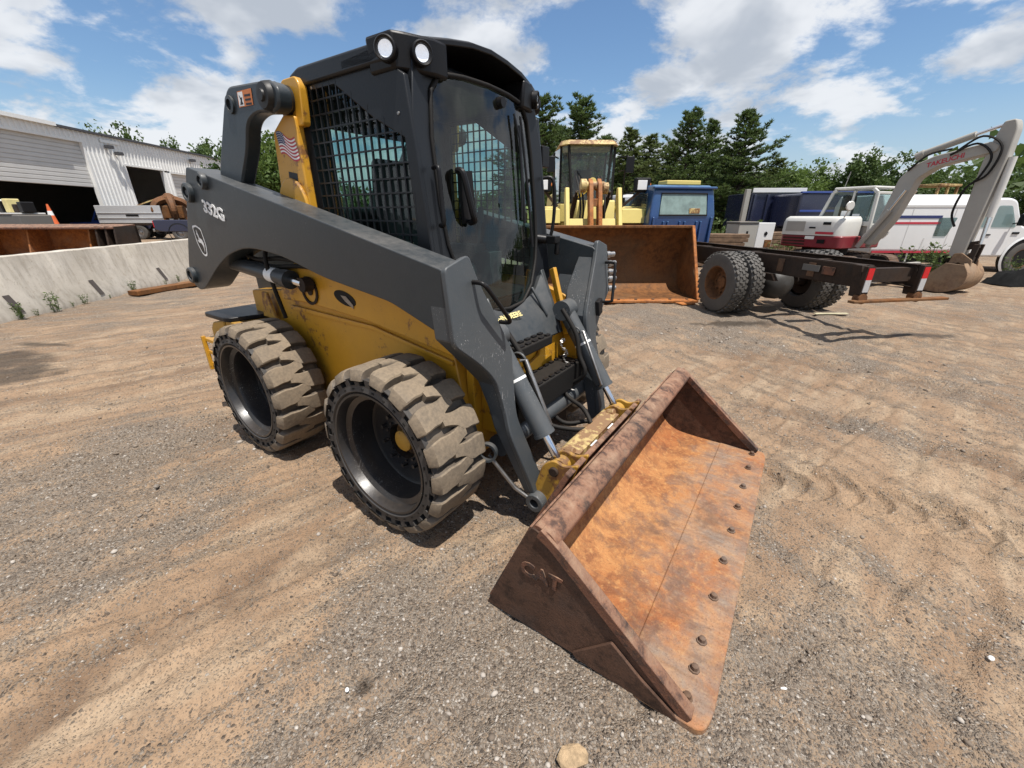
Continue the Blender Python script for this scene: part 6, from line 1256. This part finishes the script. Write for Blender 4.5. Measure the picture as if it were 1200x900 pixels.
for k in range(9): strut_box(NC, 'rib', M['navy'], -2.4+k*.58, -2.3+k*.58, -1.28, -1.205, .95, 2.48, .01)
strut_box(NC, 'underframe', M['rustdark'], -2.5, 2.5, -.6, .6, .55, .94)
for x in (-1.6, 1.4):
    for s in (-1, 1): road_wheel(NC, (x, s*.9, .5), .5, .3, M['rustdark'], (0, 1, 0), False, side=s)
strut_box(NC, 'end_post', M['exgrey'], -2.75, -2.55, -1.2, -1.0, .9, 2.7, .01)
BT = empty('blue_truck_body', (at(958, 245, 19).x, 19, 0), .05, label='dark blue boxy truck body behind the white excavator', cat='truck body')
strut_box(BT, 'box', M['navy'], -1.5, 1.7, -.9, .9, 1.15, 2.45, .08); strut_box(BT, 'side_rail', M['royal'], -1.45, 1.65, -.93, -.905, 1.75, 1.83, .01); strut_box(BT, 'top_rail', M['royal'], -1.52, 1.72, -.93, -.80, 2.455, 2.52, .01); strut_box(BT, 'frame', M['rustdark'], -1.6, 2.2, -.45, .45, .75, 1.1)
for x in (-.9, 1.2):
    for s in (-1, 1): road_wheel(BT, (x, s*.8, .5), .5, .28, M['steel'], (0, 1, 0), False, side=s)
for x in (-1.2, -.9): q = MB(); q.lathe([(.06, 0), (.05, .03), (0, .03)], (x, -.91, 1.35), (0, -1, 0), 12, 0, False); q.build('marker_lamp', M['white'], BT, 40)
# car far behind, small loader far behind, truck cab beside the loader
pickup('parked_pickup', (at(850, 240, 34).x, 34, 0), R(100), M['whitecar'], 'distant white pickup seen just right of the blue cab', None, 1.0)
pickup('parked_pickup', (at(858, 250, 27).x, 27, 0), R(95), M['silver'], 'silver pickup partly hidden behind the timber right of the blue cab', None, 1.0)
FT = empty('grey_truck', (at(748, 240, 17).x, 17.5, 0), R(96), label='pale grey truck cab behind the loader fender beside the blue cab', cat='truck')
strut_box(FT, 'cab', M['silver'], -.9, .9, -1.0, 1.0, .7, 2.35, .1); strut_box(FT, 'rear_window', M['glass2'], -.93, -.905, -.75, .75, 1.55, 2.15, .01); strut_box(FT, 'frame', M['rustdark'], -4, 2.4, -.45, .45, .55, .85); strut_box(FT, 'hood', M['silver'], .9, 2.3, -.85, .85, .8, 1.5, .1)
for x in (-2.6, 1.7):
    for s in (-1, 1): road_wheel(FT, (x, s*.9, .5), .5, .3, M['steel'], (0, 1, 0), False, side=s)
SL = empty('small_machine', (at(1095, 222, 21).x, 21, 0), .3, label='cream machine cab peeking over the white utility truck roof', cat='machine')
strut_box(SL, 'base', M['cream'], -.8, .8, -.6, .6, .5, 2.35, .05); strut_box(SL, 'canopy', M['cream'], -.75, .75, -.6, .6, 2.85, 2.95, .02)
for x in (-.65, 0, .65): strut_box(SL, 'canopy_post', M['cream'], x-.05, x+.05, -.55, -.45, 2.36, 2.85)
for x in (-.6, .6):
    for s in (-1, 1): road_wheel(SL, (x, s*.6, .4), .4, .3, M['steel'], (0, 1, 0), False, side=s)
M['tarp'] = plain('black_tarp', (.010, .010, .010), .9, 0, .3, 12, .3, .1)
def tarp():
    p = ground(1212, 336); b = MB(); r_ = random.Random(3); pts = []
    for j in range(12):
        row = []
        for i in range(12):
            u, v = i/11*2-1, j/11*2-1; d = max(abs(u), abs(v)); h = .40*max(0, 1-d**2.2)*(.7+.5*r_.random())
            row.append(Vector((p.x+.25+u*.7, p.y+.5+v*.4, h-.02)))
        pts.append(row)
    b.grid(pts); o = b.build('tarp_heap', M['tarp'], None, 50, recalc=False); tag(o, 'crumpled black tarp heap beside the white truck front wheel', 'tarp heap')
tarp()
# rusty steel plate behind the machine by the barrier
p = ground(203, 339); q = MB(); q.bx(-.9, .9, -.14, .14, .0, .10); o = q.build('steel_beam', M['rustbrown'], None, 0, .01); o.location = (p.x, p.y, .01); o.rotation_euler = (0, 0, R(78)); tag(o, 'short rusty steel beam on the ground at the foot of the barrier', 'beam')

# ================================================================ VEGETATION
def leaf_mat(name, a, b_, tr=.25):
    m, g = newmat(name); at1 = g('Attribute', attribute_name='tone', out=2); n = g.noise(.8, 3, .5, g('TexCoord', out=3))
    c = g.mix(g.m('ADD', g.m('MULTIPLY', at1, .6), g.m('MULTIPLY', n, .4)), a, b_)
    d_ = g('BsdfPrincipled', {'Base Color': c, 'Roughness': .6, 'Specular IOR Level': .3}); t = g('BsdfTranslucent', {0: c})
    finish(g, g('MixShader', {0: tr, 1: d_, 2: t})); return m
M['pine'] = leaf_mat('pine_needles', (.034, .064, .020), (.125, .175, .048), .35)
M['pinepale'] = leaf_mat('pale_pine_needles', (.060, .092, .030), (.165, .200, .062), .4)
M['leaf'] = leaf_mat('broad_leaves', (.048, .092, .020), (.145, .205, .044), .4)
M['leafdark'] = leaf_mat('dark_broad_leaves', (.030, .060, .016), (.100, .150, .036), .35)
M['weedleaf'] = leaf_mat('weed_leaves', (.05, .09, .025), (.13, .17, .05), .3)
M['bark'] = plain('bark', (.075, .055, .042), .9, 0, .4, 20, .5)
def foliage(name, T, tone, mat, parent, kind=None):
    # T: (n,3,3) triangles
    n = len(T); me = bpy.data.meshes.new(name); me.vertices.add(n*3); me.vertices.foreach_set('co', T.astype(np.float32).ravel())
    me.loops.add(n*3); me.loops.foreach_set('vertex_index', np.arange(n*3, dtype=np.int32)); me.polygons.add(n)
    me.polygons.foreach_set('loop_start', np.arange(0, n*3, 3, dtype=np.int32)); me.polygons.foreach_set('loop_total', np.full(n, 3, dtype=np.int32)); me.update(calc_edges=True)
    a = me.attributes.new('tone', 'FLOAT', 'POINT'); a.data.foreach_set('value', np.repeat(tone, 3).astype(np.float32)); me.materials.append(mat)
    o = bpy.data.objects.new(name, me); C.objects.link(o); o.parent = parent; return o
def pine_geo(seed, H=8.0, W=2.1, sparse=1.0, base=.8):
    rs = np.random.RandomState(seed); tr = MB(); lean = rs.uniform(-.15, .15, 2)
    tk = [Vector((lean[0]*t*t, lean[1]*t*t, H*t)) for t in np.linspace(0, .97, 7)]; tr.tube(tk, [.15*(1-t)+.02 for t in np.linspace(0, 1, 7)], 7)
    tris = []; tone = []; z = base
    while z < H*.985:
        t = z/H; reach = W*(1-t)**.72*(.55+.45*min(1, (z-base+.5)/1.6)); nb = rs.randint(5, 9); a0 = rs.rand()*6.28
        for k in range(nb):
            if rs.rand() > sparse: continue
            an = a0+k*6.283/nb+rs.uniform(-.35, .35); L = reach*rs.uniform(.55, 1.15)*(.85+.25*math.sin(z*2.3+an*2))+.15; rise = rs.uniform(-.12, .32)+.35*t
            dirv = np.array([math.cos(an), math.sin(an), rise]); o0 = np.array([lean[0]*t*t, lean[1]*t*t, z+rs.uniform(-.15, .15)])
            tr.tube([Vector(o0), Vector(o0+dirv*L*.5+[0, 0, -.04*L]), Vector(o0+dirv*L)], [.022+.01*L, .014, .006], 4)
            nt_ = max(2, int(L/.17))
            for q in range(nt_):
                f = (q+.6)/nt_
                if f < .22: continue
                c0 = o0+dirv*L*f+[0, 0, -.05*L*math.sin(f*3)]; wdt = .30*L*(1-f*.55)+.08
                for _ in range(rs.randint(2, 4)):
                    c = c0+np.array([-math.sin(an), math.cos(an), 0])*rs.uniform(-wdt, wdt)+[0, 0, rs.uniform(-.06, .10)]; tn = rs.uniform(0, 1)*.7+.3*f
                    m = 13; u = rs.normal(size=(m, 3)); u[:, 2] = np.abs(u[:, 2])*.7+.1; u += dirv*.6; u /= np.linalg.norm(u, axis=1)[:, None]
                    w_ = np.cross(u, rs.normal(size=(m, 3))); w_ /= np.linalg.norm(w_, axis=1)[:, None]; ln = rs.uniform(.13, .27, (m, 1)); wd = rs.uniform(.022, .042, (m, 1))
                    tris.append(np.stack([c-w_*wd, c+w_*wd, c+u*ln], 1)); tone.append(np.full(m, tn)*rs.uniform(.7, 1.2, m))
        z += (.20+.16*(1-t))*rs.uniform(.8, 1.25)
    return tr, np.concatenate(tris), np.clip(np.concatenate(tone), 0, 1)
def broad_geo(seed, H=6.0, W=2.4, clumps=150, base=1.0, leaf=.13, per=26):
    rs = np.random.RandomState(seed); tr = MB(); top = np.array([0, 0, H*.55]); tr.tube([(0, 0, 0), (.05, .02, base), (.0, .05, H*.55)], [.16, .13, .07], 7)
    tris = []; tone = []
    lob = [(np.array([rs.uniform(-.55, .55)*W, rs.uniform(-.55, .55)*W, base+(H-base)*rs.uniform(.25, .78)]), rs.uniform(.35, .6)*W) for _ in range(9)]
    for c0, r in lob: tr.tube([Vector((0, .03, base*.9)), Vector(c0*.55+[0, 0, base*.3]), Vector(c0)], [.07, .045, .015], 5)
    for k in range(clumps):
        c0, r = lob[rs.randint(len(lob))]; u = rs.normal(size=3); u /= np.linalg.norm(u); c = c0+u*r*rs.uniform(.55, 1.08)*np.array([1, 1, .8])
        if c[2] > H: c[2] = H-rs.rand()*.3
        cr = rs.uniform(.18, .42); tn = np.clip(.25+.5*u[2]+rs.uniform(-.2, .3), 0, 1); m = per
        p_ = c+rs.normal(size=(m, 3))*cr*.6; a = rs.normal(size=(m, 3)); a /= np.linalg.norm(a, axis=1)[:, None]; b2 = np.cross(a, rs.normal(size=(m, 3))); b2 /= np.linalg.norm(b2, axis=1)[:, None]
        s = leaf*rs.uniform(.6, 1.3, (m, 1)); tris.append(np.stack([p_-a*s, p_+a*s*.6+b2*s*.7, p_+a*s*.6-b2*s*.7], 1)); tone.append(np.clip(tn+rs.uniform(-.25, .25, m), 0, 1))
    return tr, np.concatenate(tris), np.concatenate(tone)
def make_tree(name, geo, mat, loc, rz, label, group, sc=(1, 1, 1), proto=None):
    if proto is None:
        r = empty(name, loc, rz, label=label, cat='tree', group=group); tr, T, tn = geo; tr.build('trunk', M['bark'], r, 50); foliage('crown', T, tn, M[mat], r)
    else:
        r = copy_tree(proto, None, loc, rz); tag(r, label, 'tree', group)
    r.scale = sc; return r
_pg = {k: pine_geo(20+k, 8, w_, sp) for k, (w_, sp) in enumerate(((3.6, 1.0), (3.1, 1.0), (2.4, .92), (4.0, 1.0)))}
_pr = {}
def put_pine(v, px, py, Y, mat, label, wsc=1.0, rz=0):
    p = at(px, py, Y); s = p.z/8.0; key = (v, mat)
    o = make_tree('pine_tree', _pg[v], mat, (p.x, Y, 0), rz, label, 'pine trees behind the machines', (s*wsc, s*wsc, s), _pr.get(key)); _pr.setdefault(key, o)
put_pine(0, 637, 110, 26, 'pine', 'dark pine directly left behind the wheel loader cab', 1.0, .4)
put_pine(1, 681, 112, 28, 'pine', 'dark pine rising just above the wheel loader cab roof', 1.15, 2.1)
put_pine(2, 741, 153, 27, 'pinepale', 'thin pale pine just right of the wheel loader cab', 1.3, 1.0)
put_pine(2, 762, 160, 31, 'pinepale', 'second pale thin pine between loader cab and blue truck cab', 1.4, 3.6)
put_pine(0, 812, 127, 25, 'pine', 'tall dense pine standing above the blue truck cab', 1.0, 5.0)
put_pine(2, 838, 142, 28, 'pine', 'slim pine between the two tallest pines', 1.0, .2)
put_pine(3, 882, 131, 25, 'pine', 'broad tall pine right of the blue truck cab', 1.05, 1.7)
put_pine(1, 858, 172, 32, 'pinepale', 'lower pale pine behind the gap between the tall pines', 1.3, 4.0)
put_pine(1, 786, 168, 33, 'pinepale', 'lower pale pine left behind the blue truck cab', 1.3, 2.6)
put_pine(3, 712, 160, 35, 'pine', 'distant pine behind the wheel loader cab right edge', 1.1, .9)
put_pine(3, 655, 150, 36, 'pine', 'distant pine behind the wheel loader between two dark pines', 1.1, 2.9)
put_pine(0, 912, 185, 34, 'pinepale', 'short pale pine beside the broad tall pine', 1.2, 3.3)
put_pine(1, 608, 140, 33, 'pine', 'pine mostly hidden behind the skid steer cab', 1.2, 1.3)
_bg = {0: broad_geo(41, 6, 2.9, 380, .6), 1: broad_geo(42, 6, 3.3, 420, .5), 2: broad_geo(43, 6, 2.5, 330, .6)}
_br = {}
def put_broad(v, px, py, Y, mat, label, wsc=1.0, rz=0, group='leafy trees around the yard'):
    p = at(px, py, Y); s = p.z/6.0; key = (v, mat)
    o = make_tree('leafy_tree', _bg[v], mat, (p.x, Y, 0), rz, label, group, (s*wsc, s*wsc, s), _br.get(key)); _br.setdefault(key, o)
put_broad(0, 940, 196, 30, 'leaf', 'bright leafy tree above the navy container', 1.0, .3)
put_broad(1, 972, 190, 33, 'leaf', 'leafy tree behind the white excavator engine cover', 1.0, 1.3)
put_broad(0, 1012, 178, 29, 'leafdark', 'dark leafy tree behind the excavator cab', .9, 2.2)
put_broad(2, 1046, 180, 31, 'leafdark', 'dark leafy tree behind the excavator boom knee', 1.1, 4.2)
put_broad(1, 1100, 190, 31, 'leafdark', 'dark leafy tree under the excavator boom', .9, 5.2)
put_broad(2, 1140, 198, 34, 'leafdark', 'dark leafy tree left of the excavator stick', 1.1, .8)
put_broad(1, 1195, 208, 44, 'leafdark', 'dark tree at the right edge behind the white truck', 1.2, 2.9)
put_broad(2, 770, 205, 38, 'leafdark', 'low dark leafy tree behind the blue truck cab', 1.5, 1.9)
put_broad(1, 850, 208, 39, 'leaf', 'low leafy tree behind the slim pine', 1.4, 3.9)
put_broad(0, 690, 195, 40, 'leafdark', 'low dark leafy tree behind the wheel loader', 1.5, 2.4)
put_broad(1, 735, 190, 42, 'leaf', 'leafy tree in the gap right of the wheel loader cab', 1.4, 5.1)
put_broad(2, 815, 185, 43, 'leaf', 'leafy tree low behind the tallest pines', 1.6, .6)
put_broad(0, 900, 195, 41, 'leaf', 'leafy tree low behind the broad tall pine', 1.4, 4.4)
put_broad(2, 640, 185, 44, 'leafdark', 'leafy tree low between skid steer and wheel loader', 1.6, 3.0)
put_broad(0, 312, 150, 27, 'leaf', 'leafy tree seen through the skid steer rear linkage', 1.0, .5)
put_broad(2, 262, 172, 33, 'leafdark', 'leafy tree just left of the skid steer rear link', .8, 1.5)
put_broad(1, 156, 152, 62, 'leafdark', 'treetop above the shed roof near its middle', .8, 2.5)
put_broad(0, 193, 163, 62, 'leafdark', 'small treetop above the shed roof right of the middle', .6, 3.5)
put_broad(2, 240, 163, 60, 'leafdark', 'treetop above the right end of the shed roof', .8, 4.5)
# far wood closing the horizon
def far_wood():
    rs = np.random.RandomState(77); tris = []; tone = []
    for k in range(900):
        th = rs.uniform(-1.25, 1.25); D = rs.uniform(75, 110); x, y = D*math.sin(th), D*math.cos(th); h = 5.5+3.5*math.sin(th*9)+rs.uniform(-1, 2.0)
        m = 22; p_ = np.stack([x+rs.normal(size=m)*2.2, y+rs.normal(size=m)*1.5, rs.uniform(.2, 1, m)**.8*h], 1); a = rs.normal(size=(m, 3)); a /= np.linalg.norm(a, axis=1)[:, None]; b2 = np.cross(a, rs.normal(size=(m, 3))); b2 /= np.linalg.norm(b2, axis=1)[:, None]
        s = rs.uniform(.35, .95, (m, 1)); tris.append(np.stack([p_-a*s, p_+a*s*.6+b2*s*.8, p_+a*s*.6-b2*s*.8], 1)); tone.append(rs.rand(m))
    o = foliage('far_wood', np.concatenate(tris), np.concatenate(tone), M['leafdark'], None); tag(o, 'distant dark green wood closing the horizon', 'wood', kind='stuff')
far_wood()
# weeds
def weed_geo(seed, h=.9, n=9):
    rs = np.random.RandomState(seed); st = MB(); tris = []
    for k in range(n):
        a = rs.uniform(0, 6.28); tip = np.array([math.cos(a)*h*.35*rs.rand(), math.sin(a)*h*.35*rs.rand(), h*rs.uniform(.5, 1)]); b0 = np.array([math.cos(a)*.08, math.sin(a)*.08, 0]); st.tube([Vector(b0), Vector(b0*.6+tip*.5), Vector(tip)], [.008, .006, .003], 4)
        for j in range(18):
            f = rs.uniform(.15, 1); c = b0*(1-f)+tip*f; u = rs.normal(size=3); u[2] = abs(u[2])*.5; u /= np.linalg.norm(u); w_ = np.cross(u, rs.normal(size=3)); w_ /= np.linalg.norm(w_); L = rs.uniform(.06, .14)
            tris.append(np.stack([c, c+u*L*.5+w_*L*.22, c+u*L])); tris.append(np.stack([c, c+u*L, c+u*L*.5-w_*L*.22]))
    return st, np.array(tris), rs.rand(len(tris))
_wp = None
for i, (px, py, Y, s, lb) in enumerate(((1062, 318, 11.6, 1.0, 'leafy weed clump below the white truck left end'), (1092, 320, 11.8, 1.1, 'leafy weed clump right of the excavator bucket rail below the truck body'), (1078, 322, 12.4, .8, 'weed clump between two larger clumps under the white truck'),
        (905, 296, 14.0, 1.0, 'green weeds beside the steel cabinet lower right corner'), (868, 258, 16.5, 1.6, 'leafy bush behind the top of the steel cabinet'), (845, 262, 17.5, 1.8, 'bush behind the timber next to the blue cab'),
        (885, 256, 17.0, 1.7, 'bush in front of the navy container'), (1182, 322, 11.6, .7, 'weeds in front of the white truck front wheel'), (925, 290, 15.0, 1.2, 'weed clump behind the second timber stack'))):
    p = at(px, py, Y)
    if _wp is None:
        r = empty('weed_clump', (p.x, Y, 0), i, label=lb, cat='weeds', group='weed clumps among the machines'); st, T, tn = weed_geo(5); st.build('stems', M['weedleaf'], r, 0); foliage('leaves', T, tn, M['weedleaf'], r); _wp = r
    else: r = copy_tree(_wp, None, (p.x, Y, 0), i*1.7); tag(r, lb, 'weeds', 'weed clumps among the machines')
    r.scale = (s, s, s)
_gp = None
for i, sdist in enumerate((.3, .55, .9, 1.35, 1.6, 2.2, 3.0, 4.1, 4.6)):
    p = B0+bd*sdist+bn*(.36+.03*(i % 3)); s = (.34, .15, .42, .12, .24, .10, .30, .14, .2)[i]
    r = copy_tree(_wp, None, (p.x, p.y, 0), i*1.1); r.name = 'weed_tuft'; r.scale = (s, s, s)
    tag(r, '%s small weed tuft from the left along the foot of the barrier' % ('first', 'second', 'third', 'fourth', 'fifth', 'sixth', 'seventh', 'eighth', 'ninth')[i], 'weeds', 'weed tufts at the barrier foot')
